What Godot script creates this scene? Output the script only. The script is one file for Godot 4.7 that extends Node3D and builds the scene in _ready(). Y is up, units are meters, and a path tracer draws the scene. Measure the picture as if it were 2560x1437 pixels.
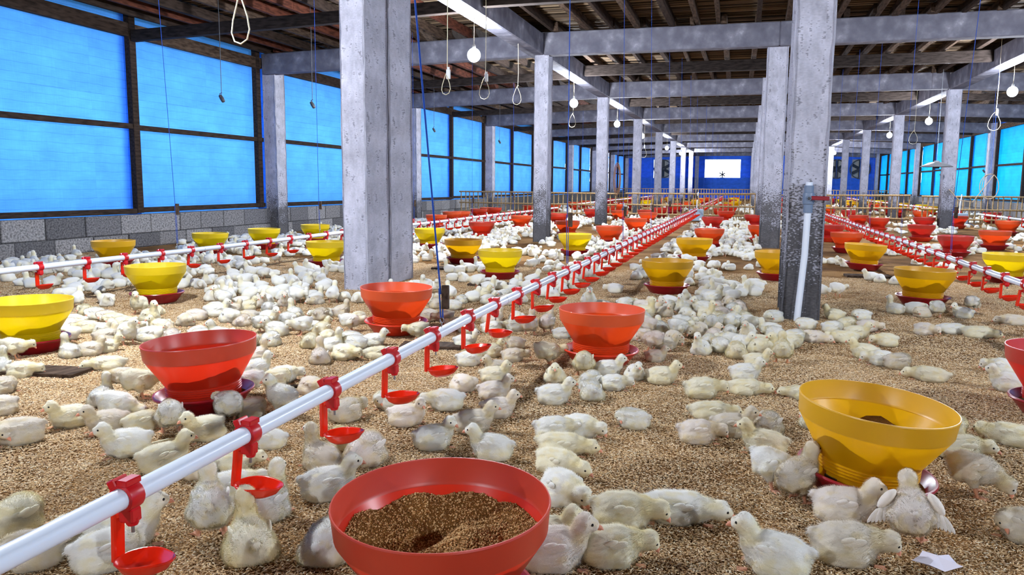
extends Node3D
# A poultry house full of white chicks: concrete columns, blue tarpaulin walls, red and yellow hopper feeders, drinker lines.
# Room axes: +x to the right wall, -z towards the far end wall, y up. The camera stands at the origin, 0.8 m above the litter.

var M := {}
var rng := RandomNumberGenerator.new()
var used := {}

# ---------------------------------------------------------------- geometry helper
class Geo:
	var v := PackedVector3Array()
	var n := PackedVector3Array()
	var c := PackedColorArray()
	var u := PackedVector2Array()
	var i := PackedInt32Array()
	var col := Color.WHITE

	func tri(a: Vector3, b: Vector3, d: Vector3) -> void:
		var nn := (d - a).cross(b - a).normalized()
		var s := v.size()
		for p in [a, b, d]:
			v.append(p); n.append(nn); c.append(col); u.append(Vector2(p.x + p.z, p.y))
		i.append(s); i.append(s + 1); i.append(s + 2)

	func quad(a: Vector3, b: Vector3, d: Vector3, e: Vector3, uv := PackedVector2Array()) -> void:
		# clockwise as seen from outside
		var nn := (d - a).cross(b - a).normalized()
		if nn == Vector3.ZERO: nn = (e - a).cross(d - a).normalized()
		var s := v.size()
		var k := 0
		for p in [a, b, d, e]:
			v.append(p); n.append(nn); c.append(col)
			u.append(uv[k] if uv.size() == 4 else Vector2(p.x + p.z, p.y))
			k += 1
		for q in [0, 1, 2, 0, 2, 3]: i.append(s + q)

	func box(at: Vector3, size: Vector3, b := Basis.IDENTITY, ch := 0.0) -> void:
		# box with chamfered edges
		var h := size * 0.5
		ch = minf(ch, minf(h.x, minf(h.y, h.z)) * 0.6)
		for ax in 3:
			for sg in [-1.0, 1.0]:
				var a1 := (ax + 1) % 3
				var a2 := (ax + 2) % 3
				var f := []
				for q in [[-1, -1], [1, -1], [1, 1], [-1, 1]]:
					var p := Vector3()
					p[ax] = sg * h[ax]
					p[a1] = q[0] * (h[a1] - ch)
					p[a2] = q[1] * (h[a2] - ch)
					f.append(at + b * p)
				if sg > 0: quad(f[3], f[2], f[1], f[0])
				else: quad(f[0], f[1], f[2], f[3])
		if ch <= 0.0: return
		for ax in 3:
			var a1 := (ax + 1) % 3
			var a2 := (ax + 2) % 3
			for s1 in [-1.0, 1.0]:
				for s2 in [-1.0, 1.0]:
					var f := []
					for q in [[-1.0, 0], [1.0, 0], [1.0, 1], [-1.0, 1]]:
						var p := Vector3()
						p[ax] = q[0] * (h[ax] - ch)
						p[a1] = s1 * (h[a1] - (ch if q[1] == 1 else 0.0))
						p[a2] = s2 * (h[a2] - (0.0 if q[1] == 1 else ch))
						f.append(at + b * p)
					if s1 * s2 > 0: quad(f[3], f[2], f[1], f[0])
					else: quad(f[0], f[1], f[2], f[3])
		for sx in [-1.0, 1.0]:
			for sy in [-1.0, 1.0]:
				for sz in [-1.0, 1.0]:
					var p1 := at + b * Vector3(sx * h.x, sy * (h.y - ch), sz * (h.z - ch))
					var p2 := at + b * Vector3(sx * (h.x - ch), sy * h.y, sz * (h.z - ch))
					var p3 := at + b * Vector3(sx * (h.x - ch), sy * (h.y - ch), sz * h.z)
					if sx * sy * sz > 0: tri(p3, p2, p1)
					else: tri(p1, p2, p3)

	func lathe(prof: Array, segs := 32, at := Vector3.ZERO, b := Basis.IDENTITY, x_scale := 1.0) -> void:
		# profile points (radius, height) from the bottom up along the outside
		var m := prof.size()
		for k in m - 1:
			var p0: Vector2 = prof[k]
			var p1: Vector2 = prof[k + 1]
			var d := p1 - p0
			var nn := Vector2(d.y, -d.x).normalized()
			var n0 := nn
			var n1 := nn
			if k > 0:
				var e: Vector2 = prof[k] - prof[k - 1]
				var en := Vector2(e.y, -e.x).normalized()
				if en.dot(nn) > 0.75: n0 = (en + nn).normalized()
			if k < m - 2:
				var e: Vector2 = prof[k + 2] - prof[k + 1]
				var en := Vector2(e.y, -e.x).normalized()
				if en.dot(nn) > 0.75: n1 = (en + nn).normalized()
			var s := v.size()
			for j in segs + 1:
				var a := TAU * j / segs
				var dir := Vector3(cos(a) * x_scale, 0, sin(a))
				v.append(at + b * (dir * p0.x + Vector3(0, p0.y, 0)))
				n.append(b * (dir * n0.x + Vector3(0, n0.y, 0)).normalized())
				v.append(at + b * (dir * p1.x + Vector3(0, p1.y, 0)))
				n.append(b * (dir * n1.x + Vector3(0, n1.y, 0)).normalized())
				u.append(Vector2(float(j) / segs, p0.y)); u.append(Vector2(float(j) / segs, p1.y))
				c.append(col); c.append(col)
			for j in segs:
				var q := s + j * 2
				for w in [q, q + 2, q + 1, q + 1, q + 2, q + 3]: i.append(w)

	func tube(pts: Array, radii, sides := 8, caps := true) -> void:
		var m := pts.size()
		var up := Vector3.UP
		var s := v.size()
		for k in m:
			var t: Vector3 = (pts[mini(k + 1, m - 1)] - pts[maxi(k - 1, 0)]).normalized()
			var x := up.cross(t)
			if x.length() < 0.05: x = Vector3.RIGHT.cross(t)
			x = x.normalized()
			var y := t.cross(x).normalized()
			up = y
			var r: float = radii[k] if radii is Array else radii
			for j in sides + 1:
				var a := TAU * j / sides
				var d := x * cos(a) + y * sin(a)
				v.append(pts[k] + d * r); n.append(d); c.append(col)
				u.append(Vector2(float(j) / sides, float(k)))
		for k in m - 1:
			for j in sides:
				var q := s + k * (sides + 1) + j
				var w := q + sides + 1
				for z in [q, w, q + 1, q + 1, w, w + 1]: i.append(z)
		if caps:
			for e in [0, m - 1]:
				var t: Vector3 = (pts[1] - pts[0]).normalized() if e == 0 else (pts[m - 2] - pts[m - 1]).normalized()
				var s2 := v.size()
				v.append(pts[e]); n.append(-t); c.append(col); u.append(Vector2.ZERO)
				for j in sides + 1:
					v.append(v[s + e * (sides + 1) + j]); n.append(-t); c.append(col); u.append(Vector2.ZERO)
				for j in sides:
					if e == 0: for z in [s2, s2 + 1 + j, s2 + 2 + j]: i.append(z)
					else: for z in [s2, s2 + 2 + j, s2 + 1 + j]: i.append(z)

	func ball(at: Vector3, r: Vector3, b := Basis.IDENTITY, segs := 10, rings := 6) -> void:
		var s := v.size()
		for k in rings + 1:
			var th := PI * k / rings
			for j in segs + 1:
				var a := TAU * j / segs
				var d := Vector3(sin(th) * cos(a), cos(th), sin(th) * sin(a))
				v.append(at + b * (d * r)); n.append((b * (d / r)).normalized()); c.append(col)
				u.append(Vector2(float(j) / segs, float(k) / rings))
		for k in rings:
			for j in segs:
				var q := s + k * (segs + 1) + j
				var w := q + segs + 1
				for z in [q, w, q + 1, q + 1, w, w + 1]: i.append(z)

	func mesh() -> ArrayMesh:
		var a := []
		a.resize(Mesh.ARRAY_MAX)
		a[Mesh.ARRAY_VERTEX] = v; a[Mesh.ARRAY_NORMAL] = n; a[Mesh.ARRAY_COLOR] = c
		a[Mesh.ARRAY_TEX_UV] = u; a[Mesh.ARRAY_INDEX] = i
		var m := ArrayMesh.new()
		m.add_surface_from_arrays(Mesh.PRIMITIVE_TRIANGLES, a)
		return m

# ---------------------------------------------------------------- scene-tree helpers
func numbered(called: String) -> String:
	used[called] = used.get(called, -1) + 1
	return called if used[called] == 0 else "%s_%03d" % [called, used[called]]

func part(called: String, mesh: Mesh, mat: Material, parent: Node, at := Vector3.ZERO) -> MeshInstance3D:
	var o := MeshInstance3D.new()
	o.name = called if parent != self else numbered(called)
	o.mesh = mesh
	o.material_override = mat
	o.position = at
	parent.add_child(o, true)
	return o

func tag(o: Node, label: String, category: String, group := "") -> Node:
	o.set_meta("label", label)
	o.set_meta("category", category)
	if group: o.set_meta("group", group)
	return o

func thing(called: String, label: String, category: String, at := Vector3.ZERO, turn := 0.0, group := "") -> Node3D:
	var o := Node3D.new()
	o.name = numbered(called)
	add_child(o)
	o.position = at
	o.rotation.y = turn
	tag(o, label, category, group)
	return o

func structure(called: String, mesh: Mesh, mat: Material) -> MeshInstance3D:
	var o := part(called, mesh, mat, self)
	o.set_meta("kind", "structure")
	return o

func dup(o: Node3D, at: Vector3, turn: float, label: String, group := "") -> Node3D:
	var r: Node3D = o.duplicate()
	r.name = numbered(str(o.name).rstrip("0123456789").trim_suffix("_"))
	add_child(r)
	r.position = at
	r.rotation.y = turn
	r.set_meta("label", label)
	if group: r.set_meta("group", group)
	elif r.has_meta("group"): r.remove_meta("group")
	return r

func boxmesh(size: Vector3, ch := 0.0) -> ArrayMesh:
	var g := Geo.new()
	g.box(Vector3.ZERO, size, Basis.IDENTITY, ch)
	return g.mesh()

# ---------------------------------------------------------------- materials
func srgb(r: int, g: int, b: int) -> Color:
	return Color(r / 255.0, g / 255.0, b / 255.0)

func lin(r: int, g: int, b: int) -> Color:
	return srgb(r, g, b).srgb_to_linear()

func noise_tex(size: int, freq: float, seed_: int, stops: Array, normal := false, octaves := 4, kind := FastNoiseLite.TYPE_SIMPLEX_SMOOTH, bump := 4.0) -> NoiseTexture2D:
	var f := FastNoiseLite.new()
	f.noise_type = kind
	f.frequency = freq
	f.seed = seed_
	f.fractal_octaves = octaves
	var t := NoiseTexture2D.new()
	t.width = size; t.height = size
	t.seamless = true
	t.noise = f
	t.as_normal_map = normal
	t.bump_strength = bump
	if stops.size():
		var g := Gradient.new()
		var off := PackedFloat32Array()
		var cs := PackedColorArray()
		for s in stops: off.append(s[0]); cs.append(s[1])
		g.offsets = off; g.colors = cs
		t.color_ramp = g
	return t

func mat(called: String, color: Color, rough := 0.8, spec := 0.5) -> StandardMaterial3D:
	var m := StandardMaterial3D.new()
	m.resource_name = called
	m.albedo_color = color
	m.roughness = rough
	m.metallic_specular = spec
	M[called] = m
	return m

func tri_map(m: StandardMaterial3D, scale: float, tex: Texture2D, height: Texture2D = null, depth := 0.0) -> StandardMaterial3D:
	m.albedo_texture = tex
	m.uv1_triplanar = true
	m.uv1_world_triplanar = true
	m.uv1_scale = Vector3.ONE * scale
	if height:
		m.heightmap_enabled = true
		m.heightmap_texture = height
		m.heightmap_scale = depth
	return m

func column_texture(seed_: int, reach: float) -> ImageTexture:
	# worn whitewash: speckled flakes over dark cement low down, grey trowel streaks above (1 px = about 3.4 mm)
	var w := 256
	var h := 880
	var im := Image.create(w, h, false, Image.FORMAT_RGB8)
	var a := FastNoiseLite.new(); a.seed = seed_; a.frequency = 0.27; a.fractal_octaves = 4
	var b := FastNoiseLite.new(); b.seed = seed_ + 7; b.frequency = 0.02; b.fractal_octaves = 4
	var s := FastNoiseLite.new(); s.seed = seed_ + 11; s.frequency = 0.05; s.fractal_octaves = 3
	for y in h:
		var up := 3.0 * (1.0 - float(y) / h)
		var edge := clampf((reach - up) / (reach * 0.75), -0.6, 1.2)
		for x in w:
			var fine := a.get_noise_2d(x, y)
			var broad := b.get_noise_2d(x, y * 0.6)
			var streak := s.get_noise_2d(x * 2.2, y * 0.35)
			var tone := 0.72 + 0.09 * broad + 0.05 * fine + 0.07 * streak
			var col := Color(tone * 0.975, tone * 0.97, tone * 1.03)  # lilac cast painted in, standing for blue light from the tarpaulins
			if reach > 0.0 and fine * 0.95 + broad * 0.7 + edge * 0.9 > 0.46:
				var t2 := 0.34 + 0.09 * fine + 0.07 * broad
				col = Color(t2, t2 * 0.98, t2 * 1.0)
			elif streak + fine * 0.6 > 0.52:
				col = col.darkened(0.28)
			im.set_pixel(x, y, col)
	return ImageTexture.create_from_image(im)

func tarp_texture() -> ImageTexture:
	# woven polypropylene sheet: fine threads both ways and darker fold lines across
	var s := 512
	var im := Image.create(s, s, false, Image.FORMAT_RGB8)
	var a := FastNoiseLite.new(); a.seed = 5; a.frequency = 0.006; a.fractal_octaves = 3
	var b := FastNoiseLite.new(); b.seed = 9; b.frequency = 0.09
	for y in s:
		for x in s:
			var t := 0.93 + 0.05 * b.get_noise_2d(x * 0.15, y * 3.0) + 0.04 * b.get_noise_2d(x * 3.0, y * 0.1)
			t += 0.08 * a.get_noise_2d(x * 0.6, y)
			if fmod(y + 5.0 * a.get_noise_2d(x, y * 0.2), 37.0) < 2.0: t -= 0.10
			if y % 3 == 0: t -= 0.03
			if x % 3 == 0: t -= 0.03
			t = clampf(t, 0.0, 1.0)
			im.set_pixel(x, y, Color(t, t, t))
	return ImageTexture.create_from_image(im)

func make_materials() -> void:
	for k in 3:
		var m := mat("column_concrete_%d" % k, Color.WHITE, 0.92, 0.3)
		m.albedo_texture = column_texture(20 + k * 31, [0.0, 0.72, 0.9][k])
		m.heightmap_enabled = true
		m.heightmap_texture = noise_tex(512, 0.03, 60 + k, [], false, 5)
		m.heightmap_scale = 0.5
	tri_map(mat("beam_concrete", srgb(206, 206, 212), 0.92, 0.3), 0.4,  # bluish tint puts the light of the blue sheets into the concrete colour
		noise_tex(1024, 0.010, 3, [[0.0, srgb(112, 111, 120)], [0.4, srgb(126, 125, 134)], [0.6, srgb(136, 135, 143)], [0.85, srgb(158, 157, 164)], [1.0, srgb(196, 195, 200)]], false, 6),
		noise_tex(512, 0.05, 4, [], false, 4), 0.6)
	for k in 4:
		var base: Color = [srgb(164, 162, 164), srgb(146, 145, 149), srgb(182, 180, 182), srgb(128, 127, 131)][k]
		tri_map(mat("block_%d" % k, base, 0.95, 0.3), 2.2,
			noise_tex(512, 0.03, 70 + k, [[0.0, srgb(120, 120, 120)], [0.5, srgb(205, 203, 200)], [1.0, srgb(255, 252, 248)]], false, 5),
			noise_tex(512, 0.08, 75 + k, [], false, 4), 0.5)
	tri_map(mat("mortar", srgb(120, 118, 118), 0.97, 0.2), 1.5, noise_tex(512, 0.04, 81, [[0.0, srgb(130, 130, 130)], [1.0, srgb(250, 250, 250)]], false, 5),
		noise_tex(512, 0.06, 82, [], false, 4), 1.0)
	for k in 3:
		var base: Color = [srgb(66, 54, 47), srgb(98, 82, 70), srgb(108, 62, 46)][k]
		var m := tri_map(mat("timber_%d" % k, base, 0.9, 0.3), 1.0,
			noise_tex(512, 0.02, 90 + k, [[0.0, srgb(120, 112, 104)], [0.5, srgb(205, 198, 190)], [1.0, srgb(255, 250, 244)]], false, 5))
		m.uv1_scale = Vector3(2.5, 2.5, 0.5)
	tri_map(mat("bamboo", srgb(196, 170, 128), 0.7, 0.4), 3.0, noise_tex(256, 0.03, 97, [[0.0, srgb(150, 140, 126)], [1.0, srgb(255, 248, 236)]], false, 4))
	var sl := mat("slat_bamboo", Color.WHITE, 0.85, 0.3)
	sl.vertex_color_use_as_albedo = true
	tri_map(mat("yard_earth", srgb(122, 112, 84), 0.97, 0.2), 0.5, noise_tex(256, 0.05, 98, [[0.0, srgb(150, 150, 140)], [1.0, srgb(255, 250, 236)]], false, 4))
	tri_map(mat("bearer_timber", srgb(56, 49, 46), 0.92, 0.3), 1.0, M["timber_0"].albedo_texture).uv1_scale = Vector3(0.6, 2.5, 2.5)
	mat("roof_dark", srgb(52, 42, 34), 0.95, 0.2)
	for k in 3:
		var c: Color = [srgb(80, 158, 250), srgb(24, 172, 250), srgb(66, 128, 245)][k]
		var m := mat(["tarp_left", "tarp_right", "tarp_end"][k], c, 0.75, 0.3)
		m.albedo_texture = M.get("tarp_tex") if M.has("tarp_tex") else tarp_texture()
		if not M.has("tarp_tex"): M["tarp_tex"] = m.albedo_texture
		m.backlight_enabled = true
		m.backlight = Color(1, 1, 1) * [1.0, 1.0, 0.82][k]
		m.uv1_scale = Vector3(1.3, 1.3, 1)
	# litter
	tri_map(mat("litter", srgb(220, 190, 150), 0.98, 0.2), 1.1,
		noise_tex(1024, 0.11, 31, [[0.0, srgb(96, 78, 60)], [0.36, srgb(168, 146, 118)], [0.55, srgb(214, 192, 160)], [0.8, srgb(246, 232, 208)], [1.0, srgb(255, 250, 240)]], false, 3),
		noise_tex(1024, 0.11, 31, [], false, 3), 1.2)
	var damp := M["litter"] as StandardMaterial3D
	damp.detail_enabled = true
	damp.detail_blend_mode = BaseMaterial3D.BLEND_MODE_MUL
	damp.detail_uv_layer = BaseMaterial3D.DETAIL_UV_2
	damp.uv2_triplanar = true
	damp.uv2_world_triplanar = true
	damp.uv2_scale = Vector3.ONE * 0.17
	damp.detail_albedo = noise_tex(512, 0.012, 37, [[0.0, srgb(150, 138, 128)], [0.45, srgb(214, 204, 194)], [0.6, srgb(255, 252, 248)], [1.0, Color.WHITE]], false, 5)
	var hk := mat("husk", Color.WHITE, 0.75, 0.4)
	hk.vertex_color_use_as_albedo = true
	# plastics
	for q in [["red_deep", 200, 44, 20], ["red_orange", 230, 74, 24], ["red_brick", 190, 36, 28], ["yellow", 246, 214, 8], ["amber", 230, 172, 6]]:
		var c := srgb(q[1], q[2], q[3])
		var m := mat("hopper_" + q[0], c, 0.3, 0.5)
		m.backlight_enabled = true
		m.backlight = c
		var m2 := mat("band_" + q[0], c.lerp(srgb(214, 180, 160), 0.16), 0.36, 0.5)
		m2.backlight_enabled = true
		m2.backlight = c * 0.55
	mat("pan_maroon", srgb(150, 18, 28), 0.3, 0.5)
	mat("pan_orange", srgb(206, 52, 24), 0.32, 0.5)
	mat("slot_dark", srgb(74, 58, 40), 0.9, 0.2)
	tri_map(mat("feed", srgb(196, 152, 100), 0.95, 0.2), 9.0,
		noise_tex(512, 0.09, 41, [[0.0, srgb(110, 92, 70)], [0.5, srgb(205, 185, 150)], [1.0, srgb(255, 240, 210)]], false, 3),
		noise_tex(512, 0.09, 41, [], false, 3), 0.8)
	var fp := mat("pellet", Color.WHITE, 0.85, 0.3)
	fp.vertex_color_use_as_albedo = true
	mat("pvc", srgb(226, 232, 240), 0.28, 0.5)
	mat("pvc_grey", srgb(112, 128, 150), 0.4, 0.5)
	mat("saddle_red", srgb(196, 20, 28), 0.3, 0.5)
	var cup := mat("cup_red", srgb(232, 44, 16), 0.16, 0.6)
	cup.backlight_enabled = true
	cup.backlight = srgb(180, 34, 12)
	var st := mat("steel", srgb(150, 152, 156), 0.35, 0.5)
	st.metallic = 0.9
	mat("handle_maroon", srgb(136, 22, 34), 0.4, 0.5)
	mat("cord_blue", srgb(36, 74, 160), 0.8, 0.3)
	mat("cable_cream", srgb(222, 212, 176), 0.5, 0.4)
	mat("cable_orange", srgb(120, 84, 60), 0.5, 0.4)
	mat("hose_tan", srgb(158, 138, 110), 0.5, 0.4)
	mat("holder_white", srgb(226, 226, 220), 0.4, 0.5)
	mat("holder_dark", srgb(60, 62, 66), 0.5, 0.5)
	mat("hood_grey", srgb(150, 152, 154), 0.4, 0.5)
	mat("box_grey", srgb(150, 168, 184), 0.5, 0.5)
	var bl := mat("bulb_glow", Color.WHITE, 0.4, 0.5)
	bl.emission_enabled = true
	bl.emission = Color(0.9, 0.95, 1.0)
	bl.emission_energy_multiplier = 9.0
	mat("fan_steel", srgb(150, 152, 150), 0.5, 0.5)
	mat("fan_dark", srgb(52, 58, 66), 0.6, 0.4)
	mat("paper", srgb(222, 216, 226), 0.9, 0.2)
	# chicks
	M["down_relief"] = noise_tex(512, 0.05, 55, [], false, 4)
	for q in [["white", 255, 255, 255], ["cream", 255, 250, 232], ["dusty", 240, 232, 222], ["rosy", 253, 245, 241]]:
		var m := mat("down_" + q[0], srgb(q[1], q[2], q[3]), 1.0, 0.15)
		m.vertex_color_use_as_albedo = true
		m.rim_enabled = true
		m.rim = 0.3
		m.rim_tint = 0.5
		m.backlight_enabled = true
		m.backlight = Color(0.55, 0.53, 0.48)
		m.heightmap_enabled = true
		m.heightmap_texture = M["down_relief"]
		m.heightmap_scale = 0.10
		m.uv1_triplanar = true
		m.uv1_scale = Vector3(16.0, 16.0, 7.0)
	mat("beak", srgb(222, 150, 118), 0.5, 0.4)
	mat("eye", srgb(16, 14, 14), 0.12, 0.6)

# ---------------------------------------------------------------- chicks
# One body is one skin drawn round tapered bones [from, to, radius, radius, colour]; the chick looks along +z.
const DOWN_WHITE := Color(0.90, 0.885, 0.83)
const DOWN_CREAM := Color(0.88, 0.84, 0.70)
const DOWN_YELLOW := Color(0.86, 0.76, 0.45)
const DOWN_GREY := Color(0.74, 0.72, 0.69)
const SKIN := Color(0.72, 0.36, 0.22)

func skin_net(bones: Array, cell: float, k: float, floor_y: float) -> Dictionary:
	var lo := Vector3.ONE * 1e9
	var hi := -lo
	for b in bones:
		for e in 2:
			lo = lo.min(b[e] - Vector3.ONE * (b[2 + e] + cell * 2.5))
			hi = hi.max(b[e] + Vector3.ONE * (b[2 + e] + cell * 2.5))
	var nx := int((hi.x - lo.x) / cell) + 2
	var ny := int((hi.y - lo.y) / cell) + 2
	var nz := int((hi.z - lo.z) / cell) + 2
	var f := PackedFloat32Array()
	f.resize(nx * ny * nz)
	f.fill(1.0)
	for b in bones:
		var a: Vector3 = b[0]
		var ba: Vector3 = b[1] - a
		var r0: float = b[2]
		var dr: float = b[3] - r0
		var inv := 1.0 / maxf(ba.length_squared(), 1e-9)
		var grow := maxf(b[2], b[3]) + k + cell * 2.0
		var l: Vector3 = (b[0].min(b[1]) - Vector3.ONE * grow - lo) / cell
		var h: Vector3 = (b[0].max(b[1]) + Vector3.ONE * grow - lo) / cell
		for z in range(maxi(0, int(l.z)), mini(nz, int(h.z) + 2)):
			for y in range(maxi(0, int(l.y)), mini(ny, int(h.y) + 2)):
				var row := (z * ny + y) * nx
				for x in range(maxi(0, int(l.x)), mini(nx, int(h.x) + 2)):
					var p := lo + Vector3(x, y, z) * cell - a
					var t := clampf(p.dot(ba) * inv, 0.0, 1.0)
					var d := (p - ba * t).length() - r0 - dr * t
					var o := f[row + x]
					var q := maxf(k - absf(o - d), 0.0) / k
					f[row + x] = minf(o, d) - q * q * k * 0.25
	if floor_y > -1.0:
		for z in nz:
			for y in ny:
				var fl := floor_y - (lo.y + y * cell)
				if fl < -0.03: continue
				var row := (z * ny + y) * nx
				for x in nx:
					var o := f[row + x]
					var q := maxf(0.012 - absf(o - fl), 0.0) / 0.012
					f[row + x] = maxf(o, fl) + q * q * 0.003
	var at := PackedInt32Array()
	at.resize(nx * ny * nz)
	at.fill(-1)
	var v := PackedVector3Array()
	var n := PackedVector3Array()
	var c := PackedColorArray()
	var i := PackedInt32Array()
	var step := [1, nx, nx * ny]
	for z in nz - 1:
		for y in ny - 1:
			for x in nx - 1:
				var o := (z * ny + y) * nx + x
				var v0 := f[o]; var v1 := f[o + 1]; var v2 := f[o + nx]; var v3 := f[o + nx + 1]
				var w := o + nx * ny
				var v4 := f[w]; var v5 := f[w + 1]; var v6 := f[w + nx]; var v7 := f[w + nx + 1]
				var neg := int(v0 < 0) + int(v1 < 0) + int(v2 < 0) + int(v3 < 0) + int(v4 < 0) + int(v5 < 0) + int(v6 < 0) + int(v7 < 0)
				if neg == 0 or neg == 8: continue
				var g := Vector3(v1 + v3 + v5 + v7 - v0 - v2 - v4 - v6, v2 + v3 + v6 + v7 - v0 - v1 - v4 - v5, v4 + v5 + v6 + v7 - v0 - v1 - v2 - v3)
				var mean := (v0 + v1 + v2 + v3 + v4 + v5 + v6 + v7) * 0.125
				var gl := g.length() * 0.25 / cell
				g = g.normalized()
				var off := g * clampf(-mean / maxf(gl, 0.2), -cell, cell)
				var p := lo + Vector3(x + 0.5, y + 0.5, z + 0.5) * cell + off
				at[o] = v.size()
				v.append(p)
				n.append(g)
				var sum := Color(0, 0, 0)
				var ws := 0.0
				for b in bones:
					var ba: Vector3 = b[1] - b[0]
					var t := clampf((p - b[0]).dot(ba) / maxf(ba.length_squared(), 1e-9), 0.0, 1.0)
					var d: float = (p - b[0] - ba * t).length() - lerpf(b[2], b[3], t)
					var wt := exp(-maxf(d, 0.0) / 0.006)
					sum += b[4] * wt
					ws += wt
				sum = sum / maxf(ws, 1e-6)
				sum.a = 1.0
				c.append(sum)
	for z in range(1, nz - 1):
		for y in range(1, ny - 1):
			for x in range(1, nx - 1):
				var o := (z * ny + y) * nx + x
				var s0 := f[o] < 0
				for ax in 3:
					if s0 == (f[o + step[ax]] < 0): continue
					var d1: int = step[(ax + 1) % 3]
					var d2: int = step[(ax + 2) % 3]
					var a := at[o - d1 - d2]; var b := at[o - d2]; var e := at[o]; var g := at[o - d1]
					if a < 0 or b < 0 or e < 0 or g < 0: continue
					var q := [a, g, e, a, e, b] if s0 else [a, b, e, a, e, g]
					for w in q: i.append(w)
	return {"v": v, "n": n, "c": c, "i": i}

func on_skin(bones: Array, from: Vector3, dir: Vector3) -> Vector3:
	# the point where a ray from inside leaves the skin
	var p := from
	for k in 60:
		var f := 1.0
		for b in bones:
			var ba: Vector3 = b[1] - b[0]
			var t := clampf((p - b[0]).dot(ba) / maxf(ba.length_squared(), 1e-9), 0.0, 1.0)
			var d: float = (p - b[0] - ba * t).length() - lerpf(b[2], b[3], t)
			var q := maxf(0.011 - absf(f - d), 0.0) / 0.011
			f = minf(f, d) - q * q * 0.011 * 0.25
		if f > 0.0: break
		p += dir * 0.0006
	return p

func ruffle(d: Dictionary, seed_: int) -> void:
	# tufts: push the skin in and out a little and mottle its colour, then take fresh normals
	var f := FastNoiseLite.new()
	f.seed = seed_; f.frequency = 55.0; f.fractal_octaves = 3
	var h := FastNoiseLite.new()
	h.seed = seed_ + 1; h.frequency = 28.0; h.fractal_octaves = 2
	for q in d.v.size():
		var p: Vector3 = d.v[q]
		d.v[q] = p + d.n[q] * (f.get_noise_3d(p.x, p.y, p.z * 0.5) * 0.0022)
		if d.v[q].y < 0.001 and p.y < 0.01: d.v[q].y = 0.001
		var m := h.get_noise_3d(p.x, p.y, p.z * 0.6)
		var c: Color = d.c[q]
		d.c[q] = c.lerp(DOWN_YELLOW, clampf(m * 1.3 - 0.15, 0.0, 0.5)).lerp(DOWN_WHITE, clampf(-m * 1.2, 0.0, 0.5))
	var n := PackedVector3Array()
	n.resize(d.v.size())
	for t in d.i.size() / 3:
		var a: int = d.i[t * 3]; var b: int = d.i[t * 3 + 1]; var c2: int = d.i[t * 3 + 2]
		var nn: Vector3 = (d.v[c2] - d.v[a]).cross(d.v[b] - d.v[a])
		n[a] += nn; n[b] += nn; n[c2] += nn
	for q in n.size(): n[q] = n[q].normalized() if n[q].dot(d.n[q]) > 0.0 else d.n[q]
	d.n = n

func joined(d: Dictionary, g: Geo) -> ArrayMesh:
	# the skin and the bare shanks and toes in one mesh
	var s: int = d.v.size()
	var a := []
	a.resize(Mesh.ARRAY_MAX)
	var v: PackedVector3Array = d.v.duplicate()
	var n: PackedVector3Array = d.n.duplicate()
	var c: PackedColorArray = d.c.duplicate()
	var i: PackedInt32Array = d.i.duplicate()
	if g:
		v.append_array(g.v); n.append_array(g.n); c.append_array(g.c)
		for q in g.i: i.append(q + s)
	a[Mesh.ARRAY_VERTEX] = v; a[Mesh.ARRAY_NORMAL] = n; a[Mesh.ARRAY_COLOR] = c; a[Mesh.ARRAY_INDEX] = i
	var m := ArrayMesh.new()
	m.add_surface_from_arrays(Mesh.PRIMITIVE_TRIANGLES, a)
	return m

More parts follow.
